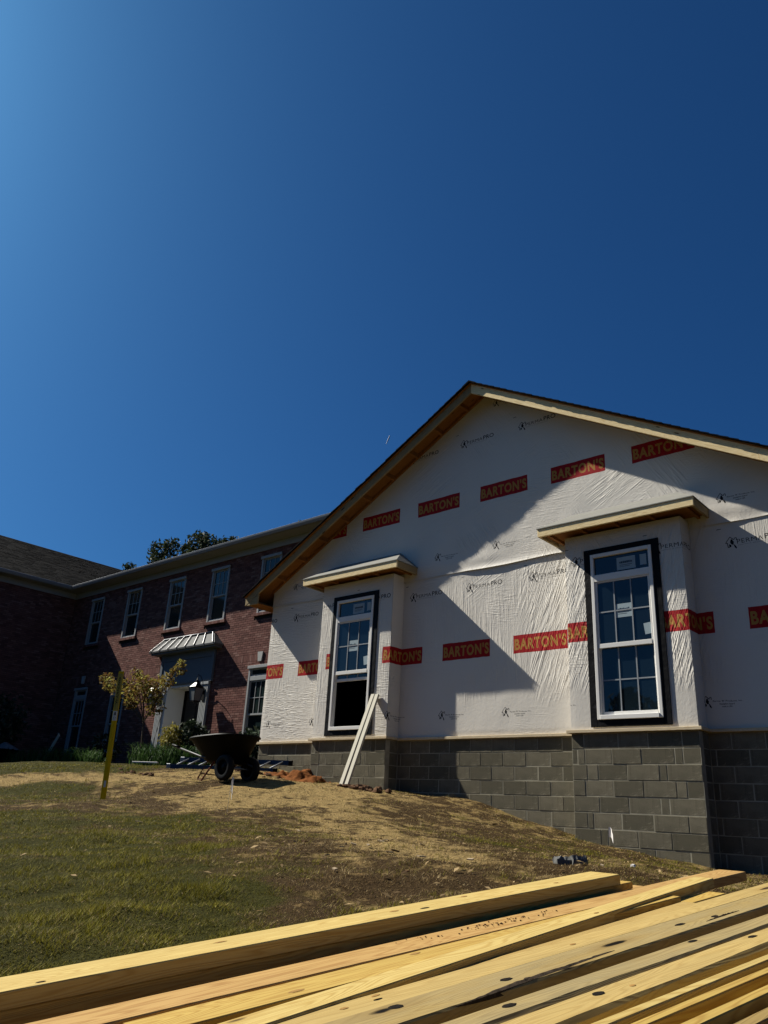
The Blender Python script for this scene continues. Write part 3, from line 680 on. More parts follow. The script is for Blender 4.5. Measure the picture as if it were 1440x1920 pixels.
# windows of the addition
def add_window(x0, opened, label):
    X0, X1, Z0, Z1 = x0+.418, x0+1.350, .1236, 2.506; yf = -BD-.034
    m = MB()   # frame
    m.box(X0, X0+.048, yf, -BD+.06, Z0, Z1); m.box(X1-.048, X1, yf, -BD+.06, Z0, Z1)
    m.box(X0+.0485, X1-.0485, yf, -BD+.06, Z1-.055, Z1); m.box(X0+.0485, X1-.0485, yf-.012, -BD+.06, Z0, Z0+.06)
    m.box(X0+.0485, X1-.0485, yf+.002, -BD+.06, 2.082, 2.185)
    for xx in (X0+.048, X1-.048-.012): m.box(xx, xx+.012, yf+.012, -BD+.055, Z0+.061, 2.081)
    w = build('window', m, M_vinyl, add, label=label, bevel=.004)
    t = MB(); ya, yb = -BD-.022, -BD-.008
    T0, T1, TZ0, TZ1 = x0+.311, x0+1.458, .027, 2.592
    t.box(T0, X0-.001, ya, yb, TZ0, TZ1); t.box(X1+.001, T1, ya, yb, TZ0, TZ1); t.box(X0-.0005, X1+.0005, ya, yb, Z1+.001, TZ1); t.box(X0-.0005, X1+.0005, ya, yb, TZ0, Z0-.001)
    build('flashing_tape', t, M_tape, w, bevel=.004)
    def sash(z0, z1, y, rail_b, rail_t, grid, glass=True):
        s = MB(); a, b = X0+.062, X1-.062
        s.box(a, a+.022, y, y+.03, z0, z1); s.box(b-.022, b, y, y+.03, z0, z1)
        s.box(a+.0225, b-.0225, y-.006, y+.03, z0, z0+rail_b); s.box(a+.0225, b-.0225, y, y+.03, z1-rail_t, z1)
        build('sash', s, M_vinyl, w, bevel=.003)
        if glass:
            p = MB(); p.box(a+.02, b-.02, y+.012, y+.020, z0+rail_b-.005, z1-rail_t+.005); build('pane', p, M_glass, w)
        for zz in grid:
            g = MB(); g.box(a+.02, b-.02, y+.004, y+.011, zz-.009, zz+.009); build('muntin', g, M_muntin, w)
        for fx_ in (1/3, 2/3):
            xx = a+.02+(b-a-.04)*fx_; g = MB(); g.box(xx-.009, xx+.009, y+.003, y+.0105, z0+rail_b, z1-rail_t); build('muntin', g, M_muntin, w)
    p = MB(); p.box(X0+.047, X1-.047, -BD+.004, -BD+.012, 2.184, Z1-.054); build('pane', p, M_glass, w)
    sash(1.105, 2.08, -BD-.018, .062, .02, [1.622])
    if not opened: sash(.185, 1.150, -BD+.018, .045, .03, [.66])
    else: sash(.985, 1.98, -BD+.018, .05, .03, [])
    def sticker(xa, xb, za, zb, y, ink=True, rot=0.):
        s = MB(); c, sn = math.cos(rot), math.sin(rot); cx, cz = (xa+xb)/2, (za+zb)/2; hw, hh = (xb-xa)/2, (zb-za)/2
        s.prism([(cx+u*hw*c-v_*hh*sn, cz+u*hw*sn+v_*hh*c) for u, v_ in ((-1,-1),(1,-1),(1,1),(-1,1))], 'y', y-.0012, y)
        st = build('sticker', s, M_sticker, w)
        if ink:
            q = MB(); x = xa+hw*.3
            while x < xb-hw*.35:
                l = random.uniform(.012, .026); q.box(x, x+l, y-.002, y-.0013, cz+hh*.0, cz+hh*random.uniform(.28, .42)); x += l+.005
            q.box(xa+hw*.3, xb-hw*.35, y-.002, y-.0013, cz-hh*.30, cz-hh*.22)
            q.box(xa+hw*.3, xb-hw*.6, y-.002, y-.0013, cz-hh*.52, cz-hh*.46); build('print', q, M_sticker_ink, st) if False else build('sticker_print', q, M_sticker_ink, w)
    d = x0-XR
    sticker(7.895+d, 8.176+d, 2.215, 2.402, -BD+.0035); sticker(8.246+d, 8.34+d, 2.24, 2.396, -BD+.0035, False)
    sticker(7.84+d, 8.082+d, 1.52, 1.715, -BD-.0065); sticker(8.245+d, 8.345+d, 1.245, 1.40, -BD-.0065, False, .12)
add_window(XR, False, 'window with both sashes closed and paper stickers on its panes')
add_window(XL, True, 'window with its lower sash pushed up, leaving a black opening')

# small roofs over the two bays
def bay_roof(x0):
    xa, xb = x0-.307, x0+BW+.307; yf = -BD-.2925; z0, z1 = 2.853, 2.984; ytop = -.018
    m = MB(); zw = 3.345; a, b = x0-.02, x0+BW-.25
    vs = [(xa-.012, yf-.012, z1+.004), (xb+.012, yf-.012, z1+.004), (xb+.012, ytop, z1+.004), (xa-.012, ytop, z1+.004), (xa+.30, ytop, zw), (xb-.42, ytop, zw),
          (xa-.012, yf-.012, z1-.010), (xb+.012, yf-.012, z1-.010), (xb+.012, ytop, z1-.010), (xa-.012, ytop, z1-.010)]
    m.add(vs, [(0,1,5,4), (1,2,5), (3,0,4), (6,7,1,0), (7,8,2,1), (9,6,0,3), (9,8,7,6), (3,4,5,2), (2,8,9,3)])
    r = build('bay_roof', m, M_under, add)
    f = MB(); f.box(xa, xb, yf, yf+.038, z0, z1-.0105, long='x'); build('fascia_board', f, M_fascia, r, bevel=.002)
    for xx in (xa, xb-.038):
        f = MB(); f.box(xx, xx+.038, yf+.0385, ytop, z0, z1-.0105, long='y'); build('fascia_board', f, M_fascia_shaded, r, bevel=.002)
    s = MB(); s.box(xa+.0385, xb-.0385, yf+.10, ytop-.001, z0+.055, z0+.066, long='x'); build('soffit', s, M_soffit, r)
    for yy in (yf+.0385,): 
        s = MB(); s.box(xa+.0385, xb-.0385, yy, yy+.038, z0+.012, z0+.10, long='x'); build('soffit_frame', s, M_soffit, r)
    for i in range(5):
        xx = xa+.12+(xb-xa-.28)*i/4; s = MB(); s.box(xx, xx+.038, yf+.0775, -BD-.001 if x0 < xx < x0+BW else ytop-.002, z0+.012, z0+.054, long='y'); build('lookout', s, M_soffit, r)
bay_roof(XL); bay_roof(XR)

# main roof with open rake overhang
def slope_poly(side, o0, o1, xe=XE):
    """band between two offsets below the roof line, from eave tip to ridge"""
    if side < 0: return [(xe, roofz(xe)-o0), (xe, roofz(xe)-o1), (XA, ZA-o1), (XA, ZA-o0)]
    x2 = 2*XA-xe; return [(XA, ZA-o0), (XA, ZA-o1), (x2, roofz(x2)-o1), (x2, roofz(x2)-o0)]
def slope_loc(vs):
    o = random.random()*30; return [(math.hypot(p[0]-XA, p[2]-ZA)+o, p[1], (p[2]-roofz(p[0]))) for p in vs]
rm = MB()
for sd in (-1, 1): rm.prism(slope_poly(sd, .016, .034), 'y', -.49, 3.74, loc=slope_loc)
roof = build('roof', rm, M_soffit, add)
sh = MB(); nc = 46; sl = math.hypot(1, PITCH)
for sd in (-1, 1):
    for k in range(nc):
        u0 = (XA-XE+.02)*k/nc; u1 = (XA-XE+.02)*(k+1.25)/nc; jit = random.uniform(-.008, .008)
        xa_, xb_ = XA+sd*u0, XA+sd*min(u1, XA-XE+.02)
        sh.prism([(xa_, roofz(xa_)-.016), (xb_, roofz(xb_)-.016), (xb_, roofz(xb_)+.006), (xa_, roofz(xa_)-.007)], 'y', -.532+jit, 3.74)
sh.prism([(XA-.14, roofz(XA-.14)+.002), (XA, ZA+.002), (XA+.14, roofz(XA+.14)+.002), (XA+.14, roofz(XA+.14)+.010), (XA, ZA+.012), (XA-.14, roofz(XA-.14)+.010)], 'y', -.537, 3.74)
build('shingle', sh, M_shingle, roof, kind='stuff')
f = MB(); f.prism(slope_poly(-1, .0345, .20), 'y', -OY, -OY+.038, loc=slope_loc); build('rake_board', f, M_fascia_shaded, roof)
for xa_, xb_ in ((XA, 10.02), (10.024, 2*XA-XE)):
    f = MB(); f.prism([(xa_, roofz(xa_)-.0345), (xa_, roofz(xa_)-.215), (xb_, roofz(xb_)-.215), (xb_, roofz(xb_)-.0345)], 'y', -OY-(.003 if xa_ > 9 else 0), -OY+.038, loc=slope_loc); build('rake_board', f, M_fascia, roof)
f = MB(); f.box(XE, XE+.038, -OY+.0385, 3.7, 2.76, roofz(XE)-.035, long='y'); build('eave_board', f, M_fascia_shaded, roof)
f = MB(); f.box(XE+.0385, -.003, -OY+.0385, 3.7, 2.752, 2.764, long='y'); build('eave_soffit', f, M_soffit, roof)
f = MB(); f.prism([(XE+.0385, 2.74), (.002, 2.74), (.002, roofz(.002)-.21), (XE+.0385, roofz(XE+.0385)-.20)], 'y', -OY+.004, -OY+.036, loc=lambda vs: [(p[0], p[2], p[1]) for p in vs]); build('eave_end_board', f, M_fascia_shaded, roof)
for sd in (-1, 1):
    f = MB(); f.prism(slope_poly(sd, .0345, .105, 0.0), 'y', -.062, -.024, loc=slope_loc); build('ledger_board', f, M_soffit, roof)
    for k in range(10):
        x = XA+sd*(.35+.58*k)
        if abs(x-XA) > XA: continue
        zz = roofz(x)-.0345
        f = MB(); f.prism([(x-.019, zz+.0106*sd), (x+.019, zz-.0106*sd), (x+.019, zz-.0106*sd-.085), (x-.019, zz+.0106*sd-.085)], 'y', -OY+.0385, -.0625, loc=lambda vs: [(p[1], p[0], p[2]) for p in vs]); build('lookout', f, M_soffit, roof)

# ------------------------------------------------------------------ brick house
YB, XW = 3.8, -16.42
hs = thing('brick_house', 'two-storey red brick house with dark shingle roof and a projecting left wing, in part shade', 'building', (-9, 5, -.3))
UPW = [(-15.05, -14.18), (-12.59, -11.68), (-9.98, -9.09), (-7.66, -6.78), (-5.24, -4.36), (-2.7, -1.82)]
LOW = [(-15.10, -14.24, 2.53), (-12.60, -11.74, 2.53), (-5.29, -4.42, 2.57)]
LZ = .30
DX0, DX1 = -9.62, -7.04
hol = [(a, b, 4.12, 5.86) for a, b in UPW]+[(a, b, LZ, t) for a, b, t in LOW]+[(-9.2, -7.40, -.6, 2.22)]
wm = MB(); wall_cells(wm, XW, 2.0, -.8, 6.35, hol, lambda a,b,c,d: wm.box(a, b, YB+.012, YB+.14, c, d))
wm.box(XW-.14, XW-.009, -7, YB+.008, -.9, 6.35)
wm.box(XW-8, XW-.145, -7.0, -6.9, -.9, 6.3); wm.box(XW-8, 2, 11.9, 12.0, -.9, 6.3); wm.box(1.9, 2, YB+.145, 11.89, -.9, 6.3); wm.box(XW-8.1, XW-8, -6.9, 11.9, -.9, 6.3)
hw = build('wall', wm, M_mortar, hs)
bk = MB(); wd_ = MB()
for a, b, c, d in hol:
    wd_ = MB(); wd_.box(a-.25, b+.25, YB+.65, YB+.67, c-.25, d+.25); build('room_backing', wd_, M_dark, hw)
# brick layout
cx_zone = [(a-.10, b+.10, 3.965, 4.12) for a, b in UPW]
band = (2.7123, 2.9151)
keys_x = [(-14.67), (-12.17), (-4.855)]
ex = hol+cx_zone+[(DX0, DX1, -.8, 3.3)]+[(a-.02, b+.02, LZ-.1, LZ) for a, b, t in LOW]
rects = []
z = -.60; k = 0
while z < 6.30:
    z1 = z+.0577
    if not (z1 > band[0] and z < band[1]):
        x = XW+(.1018 if k % 2 else 0)-.2
        while x < -0.4:
            a, b = max(x, XW), min(x+.194, -.3)
            segs = [(a, b)]
            for h in ex:
                if h[2] < z1-.012 and h[3] > z+.012:
                    ns = []
                    for s0, s1 in segs:
                        if h[1] <= s0 or h[0] >= s1: ns.append((s0, s1)); continue
                        if h[0] > s0: ns.append((s0, h[0]))
                        if h[1] < s1: ns.append((h[1], s1))
                    segs = ns
            for s0, s1 in segs:
                if s1-s0 > .03: rects.append((s0, s1, z, z1))
            x += .2037
    z += .0677; k += 1
# soldier course
x = XW
while x < -.4:
    if not (DX0-.02 < x+.03 < DX1+.02) and not any(abs(x+.03-kx) < .13 for kx in keys_x): rects.append((x, x+.0577, 2.717, 2.9104))
    x += .0677
def vis(r): return r[1] < -4.45 and .75 < r[2] < 3.9 and (r[1] < -5.35 or r[2] > 2.65 or r[0] > -4.4)
order_ = sorted([i for i, r in enumerate(rects) if vis(r)], key=lambda i: (CAM[0]-rects[i][0])**2+(CAM[2]-rects[i][2])**2)[:300]
single = set(order_)
BR = {}
BF5 = [(0,3,2,1),(4,5,6,7),(0,1,5,4),(1,2,6,5),(3,0,4,7)]
for i, (a, b, c, d) in enumerate(rects):
    j = random.uniform(-.002, .002)
    if i in single:
        key = (round(b-a, 3), round(d-c, 3))
        if key not in BR:
            m = MB(); L, Hh = key; m.box(-L/2, L/2, 0, .03, -Hh/2, Hh/2); me = bpy.data.meshes.new('brick'); me.from_pydata(m.v, [], m.f); me.materials.append(M_brick); BR[key] = me
        o = bpy.data.objects.new('brick', BR[key]); COL.objects.link(o); o.parent = hw; o.location = ((a+b)/2, YB+j, (c+d)/2)
    else:
        y0 = YB+j; y1 = YB+.03
        bk.add([(a,y0,c),(b,y0,c),(b,y1,c),(a,y1,c),(a,y0,d),(b,y0,d),(b,y1,d),(a,y1,d)], BF5)
# wing wall bricks
z = -.60; k = 0
while z < 6.30:
    y = -6.9-(.1018 if k % 2 else 0)
    while y < YB-.02:
        a, b = y, min(y+.194, YB-.01); j = random.uniform(-.002, .002); x1 = XW+j; x0 = XW-.03
        bk.add([(x0,a,z),(x1,a,z),(x1,b,z),(x0,b,z),(x0,a,z+.0577),(x1,a,z+.0577),(x1,b,z+.0577),(x0,b,z+.0577)], MB.BF)
        y += .2037
    z += .0677; k += 1
build('brick', bk, M_brick, hw, kind='stuff')
# rowlock sills, keystones
for a, b in UPW[:5]:
    m = MB(); x = a-.10
    while x < b+.10-.05: m.box(x, x+.058, YB-.065, YB+.05, 4.035+random.uniform(-.002,.002), 4.118); x += .0677
    build('brick_sill', m, M_brick, hw)
for kx in keys_x:
    m = MB(); m.prism([(kx-.075, 2.69), (kx+.075, 2.69), (kx+.115, 2.96), (kx-.115, 2.96)], 'y', YB-.03, YB+.02); build('keystone', m, simple('keystone_stone', (.40,.40,.38), .8, noise=.1) if kx == keys_x[0] else bpy.data.materials['keystone_stone'], hw)
# windows
def hwin(a, b, z0, z1, transom):
    m = MB(); y0 = YB-.022; y1 = YB+.10; fw = .075
    m.box(a, a+fw, y0, y1, z0, z1); m.box(b-fw, b, y0, y1, z0, z1); m.box(a+fw+.0005, b-fw-.0005, y0, y1, z1-fw, z1); m.box(a+fw+.0005, b-fw-.0005, y0+.01, y1, z0, z0+.05)
    m.box(a-.025, b+.025, y0-.035, y0-.0005, z1-.075, z1+.01)
    zt_ = z1-fw
    if transom: m.box(a+fw+.0005, b-fw-.0005, y0+.005, y1, zt_-.34, zt_-.22); 
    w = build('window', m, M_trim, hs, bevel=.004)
    def panes(za, zb, y, grid):
        p = MB(); p.box(a+fw+.02, b-fw-.02, y+.01, y+.016, za+.02, zb-.02); build('pane', p, M_glass_old, w)
        if grid:
            p = MB(); p.box(a+fw+.03, b-fw-.03, y+.05, y+.055, za+.03, zb-.03); build('blind', p, M_curtain, w)
            g = MB(); xa, xb = a+fw+.035, b-fw-.035
            for q in (1/3, 2/3): xx = xa+(xb-xa)*q; g.box(xx-.009, xx+.009, y-.002, y+.009, za+.03, zb-.03)
            g.box(xa, xb, y-.003, y+.008, (za+zb)/2-.009, (za+zb)/2+.009); build('muntin', g, M_trim, w)
        s = MB(); s.box(a+fw+.0005, a+fw+.035, y-.008, y+.03, za, zb); s.box(b-fw-.035, b-fw-.0005, y-.008, y+.03, za, zb); s.box(a+fw+.0355, b-fw-.0355, y-.012, y+.03, za, za+.045); s.box(a+fw+.0355, b-fw-.0355, y-.008, y+.03, zb-.035, zb); build('sash', s, M_trim, w)
    if transom: panes(zt_-.218, zt_-.002, YB+.03, False); zt_ -= .342
    zm = z0+.05+(zt_-z0-.05)*.47
    panes(zm, zt_, YB+.03, True); panes(z0+.052, zm+.02, YB+.062, False)
for a, b in UPW[:5]: hwin(a, b, 4.12, 5.86, False)
for a, b, t in LOW: hwin(a, b, LZ, t, True)
for a, b, t in LOW:
    m = MB(); m.box(a-.05, b+.05, YB-.06, YB+.05, LZ-.085, LZ-.002); build('window_sill', m, M_trim, hs)
# eaves: frieze, soffit, gutter; roofs
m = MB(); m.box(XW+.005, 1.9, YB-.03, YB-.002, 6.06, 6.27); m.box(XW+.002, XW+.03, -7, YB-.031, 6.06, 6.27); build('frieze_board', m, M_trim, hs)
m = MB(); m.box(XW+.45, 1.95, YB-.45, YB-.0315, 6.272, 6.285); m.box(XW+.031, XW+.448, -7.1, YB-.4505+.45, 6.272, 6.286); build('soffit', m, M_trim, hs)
def gutter(p0, p1, out):
    p0 = Vector(p0); p1 = Vector(p1); o = Vector(out); prof = [(0,-.12),(.07,-.12),(.11,-.05),(.12,0),(.11,.008),(.10,0),(.09,-.02),(.0,-.03)]
    m = MB(); n = len(prof); vs = [p+o*a+Vector((0,0,b)) for p in (p0, p1) for a, b in prof]
    m.add(vs, [tuple(range(n)), tuple(range(2*n-1, n-1, -1))]+[(i, (i+1)%n, (i+1)%n+n, i+n) for i in range(n)]); return build('gutter', m, M_gutter, hs)
gutter((XW+.45, YB-.45, 6.40), (1.95, YB-.45, 6.40), (0,-1,0)); gutter((XW+.45, -7.1, 6.40), (XW+.45, YB-.45, 6.40), (1,0,0))
RS = .532; RL = 5.45
rf = MB(); xe_, ze_ = XW+.45, 6.395; ye_ = YB-.45
rf.prism([(xe_, ze_), (xe_-RL, ze_+RS*RL), (xe_-2*RL, ze_), (xe_-2*RL, ze_-.1), (xe_-RL, ze_+RS*RL-.1), (xe_, ze_-.1)], 'y', -7.2, 14)
rf.prism([(ye_, ze_-.003), (ye_+RL, ze_+RS*RL-.003), (ye_+2*RL, ze_-.003), (ye_+2*RL, ze_-.1), (ye_+RL, ze_+RS*RL-.1), (ye_, ze_-.1)], 'x', xe_-RL, 2.1)
hr = build('roof', rf, M_shingle, hs)
ss = MB(); nco = 44
for k in range(nco):
    u0 = RL*k/nco; u1 = RL*(k+1)/nco; x0_, x1_ = xe_+.03-u0, xe_+.03-u1; z0_, z1_ = ze_-.016+RS*u0, ze_-.016+RS*u1
    y = -7.2+random.random()*.3
    while y < ye_+u0+.2:
        w_ = .325; t_ = random.uniform(.008, .016)
        ss.add([(x0_, y, z0_+.0), (x0_, y+w_-.008, z0_), (x1_, y+w_-.008, z1_), (x1_, y, z1_), (x0_, y, z0_+t_+.012), (x0_, y+w_-.008, z0_+t_+.012), (x1_, y+w_-.008, z1_+.004), (x1_, y, z1_+.004)], MB.BF); y += w_
    yy0, yy1 = ye_-.03+u0, ye_-.03+u1
    x = xe_-u0-.1
    while x < 2.0:
        w_ = .95; t_ = random.uniform(.008, .016)
        ss.add([(x, yy0, z0_), (x+w_-.01, yy0, z0_), (x+w_-.01, yy1, z1_), (x, yy1, z1_), (x, yy0, z0_+t_+.012), (x+w_-.01, yy0, z0_+t_+.012), (x+w_-.01, yy1, z1_+.004), (x, yy1, z1_+.004)], MB.BF); x += w_
build('shingle', ss, M_shingle, hr, kind='stuff')
m = MB(); m.tube([(XW+.50, .42, 6.30), (XW+.44, .42, 6.16), (XW+.12, .42, 6.02), (XW+.10, .42, 5.9)], .045, 8); build('downspout', m, M_gutter, hs, smooth=True)
# doorway with canopy
M_ent = simple('grey_painted_trim', (.15,.165,.18), .6, noise=.08)
m = MB(); m.box(-9.72, -9.6, YB-.075, YB-.001, 2.26, 3.24); m.box(-9.595, -7.055, YB-.05, YB-.001, 2.262, 3.02); m.box(-7.05, -6.94, YB-.075, YB-.001, 2.26, 3.24)
m.box(-9.595, -7.055, YB-.07, YB-.001, 3.022, 3.24); m.box(-9.595, -7.055, YB-.065, YB-.0505, 2.30, 2.42)
m.box(-10.02, -6.70, YB-.30, YB-.001, 3.243, 3.30); m.box(-10.06, -6.66, YB-.33, YB-.001, 3.302, 3.345)
ent = build('door_surround', m, M_ent, hs, bevel=.004)
M_pil = simple('pilaster_paint', (.36,.37,.37), .6, noise=.06)
for xa, xb in ((-9.62, -9.27), (-7.38, -7.04)):
    m = MB(); m.box(xa, xb, YB-.055, YB-.001, -.7, 2.258); n = 5; wv = (xb-xa)/n
    for i in range(n): m.box(xa+i*wv+.010, xa+(i+1)*wv-.010, YB-.08, YB-.0555, -.5, 2.2)
    m.box(xa-.02, xb+.02, YB-.10, YB-.0805, 2.18, 2.257); build('pilaster', m, M_pil, ent, bevel=.003)
m = MB(); m.box(-9.265, -9.188, YB-.04, YB+.62, -.7, 2.215); m.box(-7.412, -7.375, YB-.04, YB+.62, -.7, 2.215); m.box(-9.187, -7.413, YB+.002, YB+.62, 2.19, 2.25); build('door_reveal', m, M_white, ent)
m = MB(); m.box(-8.95, -7.65, YB+.56, YB+.60, -.35, 2.1); dr = build('door', m, simple('dark_door', (.012,.010,.010), .4), ent)
m = MB()
for xa, xb in ((-8.85, -8.40), (-8.2, -7.75)):
    for za, zb in ((-.15, .75), (.9, 1.95)): m.box(xa, xb, YB+.545, YB+.559, za, zb)
build('door_panel', m, bpy.data.materials['dark_door'], ent)
m = MB(); m.box(-9.19, -7.41, YB-.55, YB+.55, -.6, -.33); build('door_step', m, M_cmu, ent)
cm = MB(); A = (-10.08, YB-.345, 3.347); B_ = (-6.64, YB-.345, 3.347); Cc = (-7.16, YB-.01, 3.78); Dd = (-9.80, YB-.01, 3.78); E_ = (-6.64, YB-.004, 3.347); F_ = (-10.08, YB-.004, 3.347)
cm.add([A, B_, Cc, Dd, E_, F_], [(0,1,2,3), (1,4,2), (5,0,3), (0,5,4,1), (3,2,4,5)]); can = build('door_canopy', cm, M_metal, hs)
for i in range(8):
    t_ = i/7; p = Vector(A).lerp(Vector(B_), t_*.96+.02); q = Vector(Dd).lerp(Vector(Cc), t_*.96+.02)
    m = MB(); m.obox(p+Vector((0,-.006,.004)), q+Vector((0,-.012,.004)), .016, .035, up=(0,-.8,.6), anchor=(.5,0)); build('roof_seam', m, simple('seam_dark', (.06,.06,.065), .4, metal=.5) if i == 0 else bpy.data.materials['seam_dark'], can)
m = MB(); m.tube([Vector(Dd)+Vector((0,-.03,.01)), Vector(Cc)+Vector((0,-.03,.01))], .024, 8); build('ridge_cap', m, M_alu, can, smooth=True)
m = MB(); m.box(-10.09, -6.63, YB-.352, YB-.3455, 3.30, 3.352); build('drip_edge', m, bpy.data.materials['seam_dark'], can)
# wall lanterns on the pilasters
def lantern(x, label):
    yc = YB-.36; z0 = 1.62; th = thing('wall_lantern', label, 'lantern', (x, yc, z0), 'lanterns on the door pilasters')
    def pyr(mb, za, wa, zb, wb):
        vs = [(x+sx*wa, yc+sy*wa, za) for sx, sy in ((-1,-1),(1,-1),(1,1),(-1,1))]+[(x+sx*wb, yc+sy*wb, zb) for sx, sy in ((-1,-1),(1,-1),(1,1),(-1,1))]
        mb.add(vs, MB.BF)
    m = MB(); pyr(m, z0, .115, z0+.03, .12); pyr(m, z0+.40, .165, z0+.425, .17); pyr(m, z0+.426, .15, z0+.56, .05); pyr(m, z0+.561, .05, z0+.62, .045); m.lathe((x, yc, z0+.62), [(.02,0),(.035,.03),(.012,.06),(.02,.075),(0,.10)], 8)
    for sx in (-1,1):
        for sy in (-1,1): m.tube([(x+sx*.108, yc+sy*.108, z0+.03), (x+sx*.155, yc+sy*.155, z0+.40)], .009, 6)
    build('frame', m, M_iron, th)
    g = MB(); pyr(g, z0+.031, .102, z0+.399, .15); build('glass', g, M_lglass, th)
    b = MB(); b.tube([(x, YB-.083, z0+.2), (x, YB-.16, z0+.62), (x, YB-.27, z0+.78), (x, yc, z0+.80), (x, yc, z0+.71)], .011, 6); b.box(x-.06, x+.06, YB-.1, YB-.0815, z0+.08, z0+.42); build('bracket', b, M_iron, th)
lantern(-7.21, 'black lantern on the right door pilaster, above the wheelbarrow'); lantern(-9.44, 'black lantern on the left door pilaster, half hidden by the young tree')

# ------------------------------------------------------------------ lumber pile in the foreground
LP1 = Vector((10.595896, -9.598884, -1.704853)); LA = Vector((.155344, .982668, .101148)); LC = Vector((.987734, -.156145, 0.)); LN = LC.cross(LA).normalized()
def L(s, c, o=0.): return LP1+LA*s+LC*c+Vector((0,0,o))
def lumber(name, p0, p1, w, th, m, label, roll=0., seg=1, crook=0., wane=None):
    """top centreline p0->p1 as (s, c, o); local x runs along the board"""
    A = L(*p0); B = L(*p1); ax = (B-A); LL = ax.length; ax.normalize(); r = ax.cross(Vector((0,0,1))).normalized(); u = r.cross(ax)
    r2 = r*math.cos(roll)+u*math.sin(roll); u2 = -r*math.sin(roll)+u*math.cos(roll)
    n = max(2, int(LL/.06)); vs = []; loc = []; fs = []
    o = (random.random()*40, random.random()*9, random.random()*9); ph = random.random()*6
    for i in range(n+1):
        x = LL*i/n; wv = crook*math.sin(x*1.3+ph)
        wn = 0.
        if wane: 
            q = float(vnoise(x, 0., 2.2, wane[1])); wn = wane[0]*max(0, q-.35)*1.6+.004*float(vnoise(x, 0., 24., wane[1]+3))
        # section: bottom-left, bottom-right, side-right, top-right, top-left   (local y = across, -y is the near/right side)
        for yy, zz in ((w/2, -th), (-w/2, -th), (-w/2, -.003-wn*.9), (-w/2+.003+wn, 0.), (w/2-.003, 0.), (w/2, -.003)):
            vs.append((x, yy+wv, zz)); loc.append((x+o[0], yy+o[1], zz+o[2]))
    k = 6
    for i in range(n):
        for j in range(k): fs.append((i*k+j, (i+1)*k+j, (i+1)*k+(j+1)%k, i*k+(j+1)%k))
    fs += [tuple(range(k)), tuple(range((n+1)*k-1, n*k-1, -1))]
    mb = MB(); mb.add(vs, fs, 0, loc); ob = build(name, mb, m)
    mat_ = Matrix((ax, -r2, u2)).transposed().to_4x4()
    # keep right-handed: x=ax, y=-r2 (left), z=u2
    mat_.translation = A; ob.matrix_world = mat_
    tag(ob, label, 'board', 'boards in the lumber pile'); return ob
O = -.055
lumber('lumber_board', (-.75,-.082,0), (2.455,-.078,0), .150, .038, M_pine_pale, 'pale pine board topmost on the far stack, nearest the lawn')
lumber('lumber_board', (-.75,-.085,-.0405), (2.56,-.088,-.0405), .150, .038, M_pine, 'pine board directly under the pale topmost board beside the lawn')
lumber('lumber_board', (-.75,.150,O), (3.235,.086,O), .134, .038, M_pine_red, 'reddish tan board whose squared end reaches furthest toward the block wall')
lumber('lumber_board', (.21,.281,O-.002), (2.45,.214,O-.002), .122, .038, M_pine, 'yellow board with growth-ring figure between the reddish board and the slanted one')
lumber('lumber_board', (-.2,.50,O+.0), (2.875,.142,O+.012), .086, .036, M_pine_pale, 'pale yellow board lying aslant with its end raised over the others')
lumber('lumber_board', (-.3,.515,O-.016), (2.405,.342,O-.010), .062, .036, wood('pine_yellow', (.38,.27,.10), (.26,.16,.05)), 'narrow bright yellow board tucked against the wide weathered boards, cut off short')
lumber('lumber_board', (1.2,.300,O-.030), (2.75,.262,O-.022), .085, .036, M_pine, 'board with a bright end peeping out under the slanted pale board')
lumber('lumber_board', (-.3,.525,O-.004), (3.7,.385,O-.004), .096, .038, M_pine_gold, 'weathered tan board forming the far half of the wide grey pair')
lumber('lumber_board', (-.3,.640,O), (3.7,.508,O), .125, .042, M_pine_grey, 'grey weathered board with bark edge and black knots, widest of the near boards', wane=(.030, 3))
lumber('lumber_board', (-.3,.790,O-.004), (3.7,.672,O-.004), .078, .038, M_pine_dull, 'narrow grey board with black knots just across the dark gap', wane=(.014, 9))
lumber('lumber_board', (-.3,.880,O-.008), (3.7,.775,O-.008), .098, .038, M_pine_gold, 'tan board with dark knots and stains beside the narrow grey board', wane=(.012, 14))
edge = [(.965,.905,.0,.026,M_pine_pale,'first thin pale board edge below the tan knotted board'), (1.006,.955,-.008,.026,M_pine,'second thin board edge below the tan knotted board'),
        (1.080,1.020,-.012,.030,M_pine,'third board edge, lit along its top, near the lower right corner'), (1.130,1.075,-.03,.034,M_pine_tan,'brownish board edge low in the lower right corner'), (1.205,1.150,-.05,.040,M_pine_red,'last reddish board at the lower right corner of the pile')]
for c0, c1, o_, w_, m_, lb in edge: lumber('lumber_board', (-.3,c0,O-.012+o_), (3.7,c1,O-.012+o_), w_, .085, m_, lb, roll=-.12)
